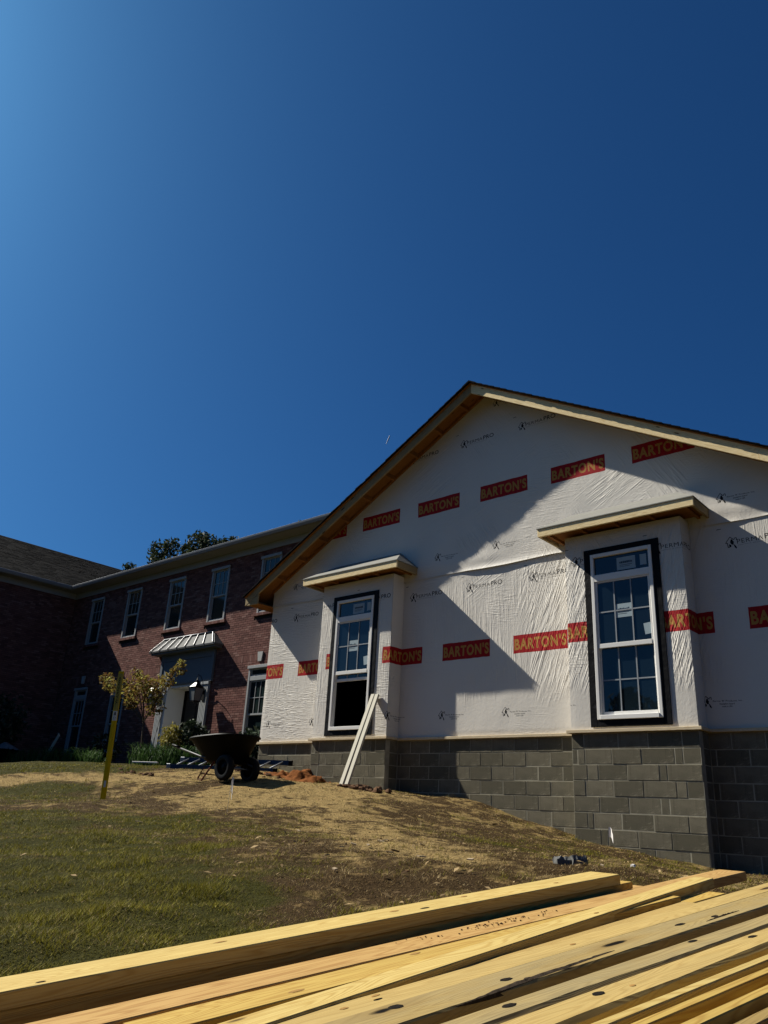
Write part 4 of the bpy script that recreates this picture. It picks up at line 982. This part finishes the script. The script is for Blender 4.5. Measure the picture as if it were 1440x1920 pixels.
# lower layer carrying the pile, seen in the gaps
for n_, (c0, w_, m_) in enumerate(((-.08,.14,M_pine_red), (.13,.14,M_pine_tan), (.33,.14,M_pine_red), (.58,.14,M_pine_tan), (.77,.14,M_pine_red), (.97,.14,M_pine_tan), (1.15,.14,M_pine_red))):
    lumber('lumber_board', (-.8,c0,O-.062 if c0 > 0 else -.081), (2.5+.3*random.random() if c0 < .4 else 3.7,c0-.06,O-.062 if c0 > 0 else -.081), w_, .038, m_, 'shaded bottom-layer board of the pile, '+('under the two stacked boards by the lawn','right of the two stacked boards','beneath the slanted pale board','beneath the wide grey board','beneath the narrow grey board','beneath the tan knotted board','beneath the board edges at lower right')[n_])
def knots(ob, lst):
    """knots (s, c, half length, half width, dark) given in pile coordinates, as parts lying in the board's top"""
    inv = ob.matrix_world.inverted()
    for s_, c_, a, b, dark in lst:
        a *= .72; b *= .72
        q = inv @ L(s_, c_, 0); r_ = random.Random(int(s_*1000)); vs = [(q.x, q.y, .0016)]; n = 14
        for ring_, zz in ((.75, .0014), (1., .0004)):
            for k in range(n):
                t_ = 2*math.pi*k/n; rr = ring_*(1+.22*(r_.random()-.5)); vs.append((q.x+a*rr*math.cos(t_), q.y+b*rr*math.sin(t_), zz))
        fs = [(0, 1+k, 1+(k+1)%n) for k in range(n)]+[(1+k, 1+n+k, 1+n+(k+1)%n, 1+(k+1)%n) for k in range(n)]
        m = MB(); m.add(vs, fs); k_ = build('knot', m, M_knot if dark else M_knot_light); k_.parent = ob
def bark(ob, s0, s1, c0, c1, w, seed):
    inv = ob.matrix_world.inverted(); n = 110; vs = []; fs = []
    for i in range(n+1):
        t_ = i/n; q = inv @ L(s0+(s1-s0)*t_, c0+(c1-c0)*t_, 0); e = math.sin(math.pi*t_)**.7
        ww = w*e*(.15+.7*float(vnoise(t_*7, 0., 1., seed))+.5*float(vnoise(t_*34, 0., 1., seed+4)))+.0006; zz = .0010+.004*e*float(vnoise(t_*50, 0., 1., seed+1))
        vs += [(q.x, q.y+ww, .0005), (q.x, q.y+ww*.45, zz), (q.x, q.y-.0015*e, .0004), (q.x, q.y-.0025*e, -.016*e*(.3+.9*float(vnoise(t_*20, 0., 1., seed+2))))]
    for i in range(n):
        for j in range(3): a = i*4+j; fs.append((a, a+4, a+5, a+1))
    m = MB(); m.add(vs, fs); k_ = build('bark_strip', m, M_barkedge); k_.parent = ob
BD_ = {o.name: o for o in bpy.data.objects if o.name.startswith('lumber_board')}
def bo(i): return BD_['lumber_board' if i == 0 else 'lumber_board.%03d' % i]
knots(bo(0), [(1.376,-.050,.030,.010,True), (1.631,-.113,.020,.012,False), (1.267,-.085,.026,.012,False), (.10,-.03,.018,.006,True), (.62,-.10,.030,.010,False), (2.1,-.06,.02,.01,False)])
knots(bo(3), [(1.088,.215,.030,.013,False), (.62,.29,.034,.014,False)])
knots(bo(4), [(.72,.48,.022,.009,False), (1.9,.27,.02,.01,False)])
knots(bo(7), [(.62,.487,.018,.010,False), (1.5,.47,.02,.01,False)])
knots(bo(8), [(.704,.575,.028,.020,True), (1.052,.600,.030,.016,True), (1.951,.562,.040,.014,True), (2.15,.575,.03,.012,True)])
knots(bo(9), [(.903,.742,.032,.016,True), (1.772,.706,.035,.012,True)])
knots(bo(10), [(1.134,.821,.030,.018,True), (1.968,.795,.035,.014,True), (1.25,.84,.016,.010,False)])
bark(bo(8), .80, 1.50, .672, .618, .026, 71); bark(bo(8), 2.05, 2.30, .600, .588, .010, 75)
# scraps of bark and dirt on the boards
def lump(mb, c, r, seed, flat=.6, n=7):
    c = Vector(c); k = 5; vs = []; fs = []
    rr = random.Random(seed)
    for i in range(k+1):
        a = math.pi*i/k
        for j in range(n):
            b = 2*math.pi*j/n; q = r*(.7+.6*rr.random()); vs.append((c.x+q*math.sin(a)*math.cos(b), c.y+q*math.sin(a)*math.sin(b), c.z+q*math.cos(a)*flat))
    for i in range(k):
        for j in range(n): fs.append((i*n+j, i*n+(j+1)%n, (i+1)*n+(j+1)%n, (i+1)*n+j))
    mb.add(vs, fs)
m = MB()
for i in range(70):
    s_ = random.gauss(1.60, .13); c_ = random.gauss(.105, .018); lump(m, L(s_, c_, O+.002), random.uniform(.001,.0042), i, .45)
for i in range(10): lump(m, L(random.gauss(1.24,.04), random.gauss(.085,.012), O+.002), random.uniform(.001,.003), 100+i, .45)
o = build('sawdust_crumbs', m, M_clod, kind='stuff'); o['label'] = 'brown crumbs of dirt and bark on the reddish board'
m = MB(); a = L(1.985, .035, O+.001); m.obox(a, a+Vector((.020,.045,.004)), .006, .003); tag(build('wood_splinter', m, M_chip), 'small pale splinter lying on the reddish board', 'splinter')

# ------------------------------------------------------------------ block fragment, chips, stones
def rock(name, c, size, m, label, cat, seed, group=None):
    mb = MB(); lump(mb, c, size, seed, .7, 9); return tag(build(name, mb, m), label, cat, group)
x, y = 10.307, -6.381; z = gz(x, y)
th = thing('broken_block', 'broken piece of grey concrete block lying in the grass beyond the far board', 'concrete block', (x, y, z))
ax = Vector((.62,.78,0)).normalized(); pr_ = Vector((.78,-.62,0))
def fragment(c, l, w, h, seed):
    r_ = random.Random(seed); mb = MB(); n = 7; vs = []; fs = []
    for i in range(n+1):
        t_ = (i/n-.5)*l
        for yy, zz in ((-w/2, -.02), (w/2, -.02), (w/2*.9, h*.55), (w*.2, h), (-w*.25, h*.92), (-w/2, h*.5)):
            vs.append(c+ax*(t_+r_.uniform(-.004,.004))+pr_*(yy+r_.uniform(-.005,.005))+Vector((0,0,zz+(r_.uniform(-.006,.006) if zz > 0 else 0))))
    for i in range(n):
        for j in range(6): fs.append((i*6+j, i*6+(j+1)%6, (i+1)*6+(j+1)%6, (i+1)*6+j))
    fs += [tuple(range(5,-1,-1)), tuple(range(n*6, n*6+6))]; mb.add(vs, fs); return mb
c0 = Vector((x, y, z+.004))
build('block_face', fragment(c0-ax*.030-pr_*.015, .105, .06, .034, 1), M_concrete, th); build('block_web', fragment(c0+ax*.040+pr_*.012, .085, .06, .042, 2), M_concrete, th)
CH = [(7.671,-6.268),(7.273,-5.727),(7.094,-5.404),(8.557,-6.811),(8.604,-6.77),(8.879,-6.668),(8.987,-6.713),(9.057,-6.652),(7.237,-3.892),(7.349,-3.903),(9.071,-6.905),(9.502,-6.965),(9.464,-6.875),(9.72,-6.952),(9.334,-7.291),(5.56,-6.054),(6.499,-1.37),(10.516,-6.424),(10.764,-5.972),(9.7,-7.6),(9.95,-7.35),(8.3,-6.0),(7.9,-5.2),(8.8,-6.2),(8.2,-5.7),(9.2,-6.3),(9.9,-6.75),(8.0,-6.5)]
for i, (x, y) in enumerate(CH):
    z = gz(x, y); d = math.hypot(x-CAM[0], y-CAM[1]); q = random.uniform(.003, .007)*d*.75; an = random.uniform(0, 6.28); mb = MB()
    a = Vector((math.cos(an), math.sin(an), random.uniform(-.1,.25)))*q; p = Vector((x, y, z+.012+.001*d)); nrm = Vector((random.uniform(-.3,.3), random.uniform(-.3,.3), 1))
    mb.obox(p-a, p+a, q*random.uniform(.5,1.1), .006, up=nrm); tag(build('wood_chip', mb, M_chip if i % 4 else M_clod), 'small chip of wood or torn leaf lying on the worn lawn', 'wood chip', 'chips scattered over the worn lawn')
x, y = 10.398, -5.80; rock('stone', (x, y, gz(x, y)+.012), .016, M_flag, 'small pale stone in the grass at the foot of the block wall', 'stone', 5)
x, y = 3.826, -1.278
m = MB()
for i in range(26):
    xx = x+random.gauss(.05,.22); yy = y+random.gauss(.1,.10); lump(m, (xx, yy, gz(xx, yy)+.02), random.uniform(.03,.085), 300+i)
tag(build('dirt_clods', m, M_clod, kind='stuff'), 'dark brown clods heaped at the corner of the left bay, right of the leaning boards', 'dirt clods')
m = MB()
for i in range(16):
    xx = -1.25+random.gauss(0,.28); yy = -2.0+random.gauss(0,.08); lump(m, (xx, yy, gz(xx, yy)+.0), random.uniform(.03,.075), 400+i)
tag(build('dirt_clods', m, M_clod, kind='stuff'), 'reddish brown lumps of dirt at the upper edge of the lawn, right of the yellow post', 'dirt clods')
m = MB()
for i in range(26):
    xx = .9+random.gauss(0,.35); yy = -.85+random.gauss(0,.10); lump(m, (xx, yy, gz(xx, yy)+.0), random.uniform(.02,.06), 500+i)
tag(build('dirt_clods', m, M_clod, kind='stuff'), 'dark crumbs of dirt between the ladder and the orange clay heap', 'dirt clods')
# clay heap
n = 46; V_ = []; F_l = []
for i in range(n+1):
    for j in range(n+1):
        u = (i/n-.5)*2; v_ = (j/n-.5)*2; x = 1.75+u*.85; y = -.62+v_*.50
        hh = .20*max(0, 1-((u+.0)**2)*1.0)**1.3*max(0, 1-(v_-.25)**2*.9)**1.2*(.25+1.2*float(vnoise(x, y, 4.2, 51)))+.09*(float(vnoise(x, y, 11., 52))-.5)+.04*(float(vnoise(x, y, 31., 53))-.5)
        V_.append((x, y, h1(x, y)-.06+hh))
for i in range(n):
    for j in range(n): a = i*(n+1)+j; F_l.append((a, a+n+1, a+n+2, a+1))
o = np_mesh('clay_heap', V_, F_l, M_clay, fn=4); tag(o, 'heap of orange clay against the block wall left of the leaning boards', 'dirt heap')

# ------------------------------------------------------------------ leaning primed boards
bx = (3.42, -1.10); bz_ = gz(*bx)-.02
for i, (p, q, lb) in enumerate([((3.40,-1.10,bz_), (3.325,-.355,.70), 'white primed board leaning against the left bay, the nearer of two'), ((3.495,-1.08,bz_), (3.415,-.352,.695), 'white primed board leaning close behind another at the left bay')]):
    m = MB(); m.obox(p, q, .078, .040, up=(0,-1,.4)); tag(build('leaning_board', m, M_primed, bevel=.003), lb, 'board', 'boards leaning on the left bay')

# ------------------------------------------------------------------ marker post
px, py = 1.361, -4.01; zb_ = -1.25
th = thing('marker_post', 'yellow plastic marker post with warning labels standing in the lawn', 'marker post', (px, py, zb_))
top = Vector((1.262, -4.01, .655)); bot = Vector((px, py, zb_-.15)); d_ = (top-bot).normalized(); rt = Vector((.754,.655,0)); rt = (rt-d_*rt.dot(d_)).normalized(); fr = d_.cross(rt)
if fr.dot(Vector((.67,-.74,0))) < 0: fr = -fr
def post_strip(t0, t1, w, off, mat_, name, parent, curve=.010):
    mb = MB(); n = 8; vs = []
    for t_ in (t0, t1):
        c = bot+d_*t_
        for k in range(n+1):
            u = k/n*2-1; vs.append(c+rt*(u*w/2)+fr*(off+curve*(1-u*u)))
        for k in range(n, -1, -1):
            u = k/n*2-1; vs.append(c+rt*(u*w/2)+fr*(off-.004+curve*(1-u*u)))
    m_ = 2*(n+1); fs = [(k, (k+1)%m_, (k+1)%m_+m_, k+m_) for k in range(m_)]+[tuple(range(m_-1,-1,-1)), tuple(range(m_, 2*m_))]
    mb.add(vs, fs); return build(name, mb, mat_, parent, smooth=False)
PL = (top-bot).length; PW = .083
post = post_strip(0, PL, PW, 0, M_yellow, 'post', th)
post_strip(PL-.60, PL-.04, PW-.012, .0045, M_label, 'warning_label', th)
post_strip(PL-.76, PL-.615, PW-.014, .0045, M_labelw, 'white_label', th)
post_strip(.33, .42, PW*.5, .0045, M_labelw, 'white_label', th)
def post_text(txt, t0, length, h, parent, u0=0.):
    T = text_tris(txt, length, h, .02); mb = MB(); vs = []; fs = []
    for tri in T:
        b = len(vs)
        for X, Y in tri:
            u = (u0+Y-h/2)/(PW/2)
            vs.append(bot+d_*(t0+X)-rt*(u0+Y-h/2)+fr*(.0056+.010*(1-u*u)))
        fs.append((b, b+1, b+2))
    mb.add(vs, fs); build('lettering', mb, M_ink, parent)
post_text('WARNING', PL-.52, .42, .036, th, .004)
for k, (a, b, c, d) in enumerate([(-.016,.016,PL-.68,PL-.65),(-.010,.010,PL-.65,PL-.635),(-.022,.022,PL-.72,PL-.712),(-.022,.018,PL-.74,PL-.733)]):
    mb = MB(); for_v = [bot+d_*t_+rt*u+fr*(.0058+.010*(1-(u/(PW/2))**2)) for u, t_ in ((a,c),(b,c),(b,d),(a,d))]; mb.add(for_v, [(0,1,2,3)]); build('symbol', mb, M_ink, th)

# ------------------------------------------------------------------ survey flags
def flag(x, y, hgt, fw, fh, ang, label):
    z = gz(x, y); th = thing('survey_flag', label, 'survey flag', (x, y, z), 'white survey flags')
    m = MB(); m.tube([(x, y, z-.03), (x+.004, y+.004, z+hgt*.5), (x+.012, y+.012, z+hgt)], .0022, 5); build('wire', m, M_steel, th)
    m = MB(); n = 6; vs = []; ca, sa = math.cos(ang), math.sin(ang)
    for i in range(n+1):
        u = i/n; dr = fh*.75*u*u; wv = .012*math.sin(u*5)
        for v_ in (0, 1):
            for s in (0, .0008): vs.append((x+.012+ca*fw*u-sa*(wv+s), y+.012+sa*fw*u+ca*(wv+s), z+hgt-dr-v_*fh*(1-.15*u)))
    fs = []
    for i in range(n):
        a = i*4; b = a+4; fs += [(a,b,b+2,a+2), (a+1,a+3,b+3,b+1), (a,a+1,b+1,b), (a+2,b+2,b+3,a+3)]
    fs += [(0,2,3,1), (n*4,n*4+1,n*4+3,n*4+2)]
    m.add(vs, fs); build('flag', m, M_flag, th)
flag(4.88, -4.476, .40, .060, .16, -.2, 'white survey flag on a bare wire in the middle of the lawn, before the wheelbarrow')
flag(7.74, -.70, .24, .075, .12, -.3, 'white survey flag at the foot of the block wall under the right bay')

# ------------------------------------------------------------------ wheelbarrow
M_dsteel = simple('dark_steel', (.05,.05,.05), .5, metal=.4)
wx, wy = 2.42, -2.42; wz = gz(wx, wy)
th = thing('wheelbarrow', 'black two-wheeled wheelbarrow with an empty poly tray, standing before the ladder', 'wheelbarrow', (wx, wy, wz))
def Wp(a, b, c): return Vector((wx+a, wy+b, wz+c))
m = MB()
def ring(cx_, lx, ly, z_, tilt=0., n=24, p=3.2):
    return [Wp(cx_+lx*math.copysign(abs(math.cos(t))**(2/p), math.cos(t)), ly*math.copysign(abs(math.sin(t))**(2/p), math.sin(t)), z_+tilt*math.copysign(abs(math.cos(t))**(2/p), math.cos(t))) for t in [2*math.pi*k/n for k in range(n)]]
rings = [ring(-.30,.26,.20,.26), ring(-.32,.34,.26,.32), ring(-.40,.55,.37,.60,.02), ring(-.40,.60,.41,.655,.028), ring(-.40,.60,.41,.675,.028), ring(-.40,.55,.37,.675,.028), ring(-.34,.34,.25,.35), ring(-.31,.24,.18,.30)]
vs = [q for r in rings for q in r]; n = 24; fs = [(i*n+k, i*n+(k+1)%n, (i+1)*n+(k+1)%n, (i+1)*n+k) for i in range(len(rings)-1) for k in range(n)]+[tuple(range(n-1,-1,-1)), tuple(range((len(rings)-1)*n, len(rings)*n))]
m.add(vs, fs); build('tray', m, M_black, th, smooth=True)
m = MB(); m.tube(rings[3]+[rings[3][0]], .014, 6, cap=False); build('tray_rim', m, M_black, th, smooth=True)
for yy in (-.255, .255):
    w = MB(); c = Wp(0, yy, .195); w.lathe(c, [(.115,-.045),(.155,-.055),(.185,-.045),(.196,-.018),(.196,.018),(.185,.045),(.155,.055),(.115,.045),(.115,-.045)], 28, (0,1,0)); wo_ = build('wheel', w, M_rubber, th, smooth=True)
    w = MB(); w.lathe(c, [(.0,-.03),(.04,-.03),(.05,-.012),(.116,-.022),(.116,.022),(.05,.012),(.04,.03),(0,.03)], 24, (0,1,0)); build('rim', w, M_black, wo_, smooth=True)
m = MB(); m.tube([Wp(0,-.26,.195), Wp(0,.26,.195)], .013, 8); build('axle', m, M_steel, th)
for s in (-1, 1):
    m = MB(); m.tube([Wp(.12,.20*s,.24), Wp(-.10,.21*s,.30), Wp(-.62,.26*s,.36), Wp(-1.32,.31*s,.53)], .017, 8); build('handle_bar', m, M_dsteel, th, smooth=True)
    m = MB(); m.tube([Wp(-1.16,.30*s,.50), Wp(-1.36,.315*s,.545)], .021, 8); build('grip', m, M_black, th, smooth=True)
    m = MB(); m.tube([Wp(-.42,.235*s,.36), Wp(-.66,.24*s,.03), Wp(-.56,.24*s,.0), Wp(-.30,.22*s,.30)], .014, 8); build('leg', m, M_red, th)
    m = MB(); m.tube([Wp(0,.20*s,.20), Wp(-.03,.19*s,.32)], .016, 6); build('axle_bracket', m, M_black, th)
m = MB(); m.tube([Wp(-.58,-.24,.10), Wp(-.58,.24,.10)], .010, 6); build('leg_brace', m, M_red, th)

# ------------------------------------------------------------------ ladder
th = thing('ladder', 'blue fibreglass ladder lying on the ground behind the wheelbarrow, along the block wall', 'ladder', (0,-.7,-.6))
A0, A1 = Vector((-1.36,-1.10,-.545)), Vector((1.02,-.42,-.575)); B0, B1 = Vector((-1.34,-.80,-.395)), Vector((1.12,-.14,-.415))
for p, q, lb in ((A0, A1, None), (B0, B1, None)):
    m = MB(); m.obox(p, q, .030, .085, anchor=(.5,.5)); r_ = build('rail', m, M_blue, th, bevel=.004)
    m = MB(); m.obox(p+Vector((0,0,.0435)), q+Vector((0,0,.0435)), .034, .004); build('rail_edge', m, M_alu, r_)
    m = MB(); dq = (q-p).normalized(); m.obox(p-dq*.06, p+dq*.04, .045, .10); build('end_cap', m, M_alu, r_, bevel=.006); m = MB(); m.obox(q-dq*.03, q+dq*.05, .042, .095); build('end_cap', m, M_black, r_, bevel=.006)
for k in range(9):
    t_ = .06+.88*k/8; m = MB(); m.tube([A0.lerp(A1, t_)+Vector((0,0,.02)), B0.lerp(B1, t_)+Vector((0,0,.02))], .015, 8); build('rung', m, M_alu, th, smooth=True)

# ------------------------------------------------------------------ plants
def leaf_cloud(lobes, n, size, seed, hollow=.35, up=.3):
    r_ = np.random.default_rng(seed); vol = np.array([l[3]**2 for l in lobes]); pick = r_.choice(len(lobes), n, p=vol/vol.sum()); L_ = np.array(lobes)[pick]
    d = r_.normal(size=(n,3)); d /= np.linalg.norm(d, axis=1, keepdims=True); rad = (hollow+(1-hollow)*r_.random(n)**.6)*(.8+.4*r_.random(n)); c = L_[:,:3]+d*(rad*L_[:,3])[:,None]
    a = r_.normal(size=(n,3)); a /= np.linalg.norm(a, axis=1, keepdims=True); nn = r_.normal(size=(n,3))+np.array([0,0,up*3]); b = np.cross(a, nn); b /= np.linalg.norm(b, axis=1, keepdims=True)+1e-9
    s = (size*(.6+.8*r_.random(n)))[:,None]; V = np.stack([c-a*s, c-b*s*.45+a*s*.1, c+a*s, c+b*s*.45+a*s*.1], 1).reshape(-1,3); return V, np.arange(4*n).reshape(-1,4)
def tree(name, label, lobes, n, size, m, trunk, cat, seed, group=None, limbs=True, r0=.2):
    b = trunk; th = thing(name, label, cat, b, group); V, Fa = leaf_cloud(lobes, n, size, seed); np_mesh('crown', V, Fa, m, th, fn=4)
    mb = MB(); c = np.mean([l[:3] for l in lobes], 0); mid = Vector(b).lerp(Vector(c), .55); mid.x = b[0]*.6+c[0]*.4
    mb.tube([b, Vector(b).lerp(mid, .5)+Vector((.03,.02,0))*r0*5, mid, c], [r0, r0*.75, r0*.55, r0*.2], 8)
    if limbs:
        for l in lobes: q = Vector(l[:3]); mb.tube([mid, mid.lerp(q, .5)+Vector((0,0,.1*l[3])), q], [r0*.35, r0*.25, r0*.08], 6)
    build('trunk', mb, M_bark, th, smooth=True)
T1 = [(-30.97,16,14.14,.75),(-29.69,16,14.27,.6),(-30.09,16,13.0,.95),(-31.45,16,13.5,.45),(-30.5,16.3,11.6,1.3)]
T2 = [(-26.89,16,13.93,.75),(-25.48,16,13.55,.68),(-27.94,16,13.66,.47),(-26.57,16,12.9,.9),(-26.3,16.4,11.5,1.4),(-26.1,15.8,14.1,.45)]
T3 = [(-24.17,16,13.45,.42),(-23.27,16,13.48,.30),(-24.74,16,13.2,.5),(-23.9,16.3,12.2,1.1)]
T4 = [(-34.43,16,13.6,.42),(-34.5,16.3,12.4,1.0)]
for i, (lb, T, nn) in enumerate((('dark oak crown with the outline left of the others behind the brick house roof', T1, 2600), ('largest dark oak crown in the middle above the brick house roof', T2, 3000), ('low dark oak crown right of the largest one above the gutter', T3, 1500), ('smallest dark tree top, above the valley of the two roofs', T4, 900))):
    c = T[-1]; tree('oak_tree', lb, T, nn, .13, M_oak, (c[0], c[1], -.5), 'tree', 60+i, 'trees behind the brick house', r0=.25)
tree('oak_tree', 'tiny tuft of a far tree just above the gutter beside the gable', [(-17.58,16,13.38,.16),(-17.6,16.2,12.4,.7)], 500, .10, M_oak, (-17.6,16.2,-.5), 'tree', 77, 'trees behind the brick house', r0=.18)
YT = [(-8.43,1.2,1.99,.23),(-8.0,1.1,1.80,.20),(-7.63,1.2,1.72,.30),(-7.2,1.3,1.55,.28),(-6.89,1.2,1.98,.22),(-6.58,1.2,1.48,.35),(-5.9,1.2,1.58,.35),(-5.35,1.2,1.78,.22),(-5.1,1.2,2.0,.14),(-4.86,1.2,2.17,.13),(-5.76,1.2,1.10,.26),(-6.95,1.2,1.28,.20),(-4.75,1.2,1.95,.10),(-6.2,1.0,1.75,.22)]
tree('young_tree', 'slender young tree with yellow-green to bronze leaves behind the yellow post', YT, 2500, .048, M_maple, (-6.1, 1.25, h1(-6.1,1.25)-.05), 'tree', 80, r0=.035)
def strap_clump(name, label, x0, x1, y0, y1, n, h, seed, m=M_strap, group=None):
    r_ = np.random.default_rng(seed); V = []; Fa = []; x = r_.uniform(x0, x1, n); y = r_.uniform(y0, y1, n); gc = H(x, y); b = 0
    for i in range(n):
        az = r_.uniform(0, 6.28); hh = h*r_.uniform(.6,1.15); rr = hh*r_.uniform(.35,1.0); w = .009+.006*r_.random(); dx, dy = math.cos(az), math.sin(az); px_, py_ = -dy*w, dx*w
        for k in range(5):
            t_ = k/4; q = (x[i]+dx*rr*t_**1.3, y[i]+dy*rr*t_**1.3, gc[i]+hh*(1.9*t_-1.15*t_*t_)); s = 1-t_*.85; V += [(q[0]-px_*s, q[1]-py_*s, q[2]), (q[0]+px_*s, q[1]+py_*s, q[2])]
        Fa += [(b+2*k, b+2*k+1, b+2*k+3, b+2*k+2) for k in range(4)]; b += 10
    o = np_mesh(name, V, Fa, m, fn=4); o['label'] = label; tag(o, label, 'plant', group); return o
strap_clump('strap_leaf_plant', 'clump of arching strap leaves below the door, left of the ladder', -6.4, -4.3, 1.0, 1.9, 760, .66, 1, group='strap-leaved plants in the bed')
strap_clump('strap_leaf_plant', 'strap-leaf clump right beside the wheelbarrow handle, in the bed', -4.6, -3.3, 1.2, 2.0, 420, .58, 2, group='strap-leaved plants in the bed')
strap_clump('strap_leaf_plant', 'dim strap-leaf clump in deep shade left of the yellow post', -11.6, -9.0, .8, 1.7, 620, .62, 3, group='strap-leaved plants in the bed')
strap_clump('strap_leaf_plant', 'sparse strap leaves in shade beside the pale tilted plank', -13.4, -12.0, .6, 1.4, 220, .58, 4, group='strap-leaved plants in the bed')
strap_clump('strap_leaf_plant', 'small tuft of strap leaves in shade just left of the yellow post', -8.9, -8.1, .9, 1.4, 160, .55, 5, group='strap-leaved plants in the bed')
def shrub(label, c, r, n, size, m, seed, kind='shrub'):
    x, y, z = c; g = h1(x, y)-.05; lob = [(x,y,z,r),(x-.5*r,y,z-.3*r,r*.7),(x+.55*r,y+.1,z-.25*r,r*.7),(x+.1*r,y-.2*r,z+.4*r,r*.55),(x,y,z-.6*r,r*.8)]
    th = thing(kind, label, kind, (x, y, g)); V, Fa = leaf_cloud(lob, n, size, seed, .45); np_mesh('foliage', V, Fa, m, th, fn=4)
    mb = MB()
    for l in lob: mb.tube([(x, y, g), Vector((x, y, g)).lerp(Vector(l[:3]), .6)+Vector((0,0,.05)), l[:3]], [.018,.012,.005], 5)
    build('stem', mb, M_bark, th)
shrub('golden yellow-green shrub with pale bloom beside the doorway', (-6.5,2.35,.50), .34, 900, .05, M_gold, 21)
shrub('dark leafy shrub in front of the doorway, right of the golden one', (-5.85,2.55,.62), .36, 700, .06, M_shrub, 22)
shrub('grey-green shrub half hidden between the wheelbarrow and the wrapped corner', (-2.9,2.3,.10), .55, 1300, .07, M_shrub, 23)
shrub('tall dark shrub with glossy leaves at the left edge of the picture', (-13.7,.7,1.0), .85, 2200, .075, M_shrub, 24)
shrub('low dark shrub in shade under the left windows', (-9.9,2.3,.25), .45, 700, .06, M_shrub, 25)
# shaded clutter at the far left
x, y = -12.9, .75; g = h1(x, y)
th = thing('tub', 'dark tub heaped with crumpled pale sheeting in the shade at the left edge', 'tub', (x, y, g))
m = MB(); m.lathe((x, y, g), [(0,0),(.30,0),(.36,.42),(.39,.43),(.39,.46),(.35,.46),(.31,.30),(0,.30)], 20); build('bucket', m, M_black, th, smooth=True)
n = 18; V_ = []; F_l = []
for i in range(n+1):
    for j in range(n+1):
        u, v_ = i/n*2-1, j/n*2-1; rr = min(1, math.hypot(u, v_)); V_.append((x+u*.42, y+v_*.36, g+.47+.16*(1-rr**2)*(.4+float(vnoise(u, v_, 2.7, 61)))+.05*(float(vnoise(u, v_, 7., 62))-.5)))
for i in range(n):
    for j in range(n): a = i*(n+1)+j; F_l.append((a, a+n+1, a+n+2, a+1))
np_mesh('sheeting', V_, F_l, M_sheet, th, fn=4)
m = MB(); m.obox((-11.95,1.5,-.32), (-11.06,1.45,.57), .12, .02, up=(.4,-.8,.3)); tag(build('plank', m, M_primed, bevel=.003), 'pale tilted plank standing in the shaded bed at the left', 'plank')
m = MB(); m.tube([(-5.75,1.3,-.45), (-5.72,1.3,.3), (-5.60,1.32,.9)], .008, 6); tag(build('garden_stake', m, M_steel), 'thin metal stake beside the young tree in the bed', 'stake')
m = MB(); m.obox((-3.9,-.35,-.395), (-3.2,-.15,-.397), .05, .03); tag(build('edging_strip', m, M_flag, bevel=.004), 'pale strip of garden edging where lawn meets bed, right of the yellow post', 'edging strip')
# short vapour trail high in the sky
m = MB(); m.tube([(-1804.15,1988.16,1329.7), (-1796,1987.8,1344), (-1786.8,1987.5,1360.8)], [.8,1.9,2.2], 8); tag(build('vapour_trail', m, simple('vapour', (.85,.87,.9), 1.)), 'short white vapour trail alone in the blue sky', 'vapour trail')

# trees across the street behind the viewer, seen as the dark band reflected in the new windows
lob = []
rr_ = random.Random(5)
for i in range(26):
    x_ = -30+i*2.9+rr_.uniform(-1,1); y_ = -33-rr_.uniform(0,6); top_ = rr_.uniform(6.0, 9.5)
    for k in range(4): lob.append((x_+rr_.uniform(-1.6,1.6), y_+rr_.uniform(-1,1), -1+(top_-1.2)*(k+.6)/4, rr_.uniform(1.5,2.3)))
V, Fa = leaf_cloud(lob, 26000, .42, 91, .2); o = np_mesh('tree_belt', V, Fa, M_oak, fn=4, kind='stuff'); o['label'] = 'belt of trees across the street, seen only as reflections in the windows'
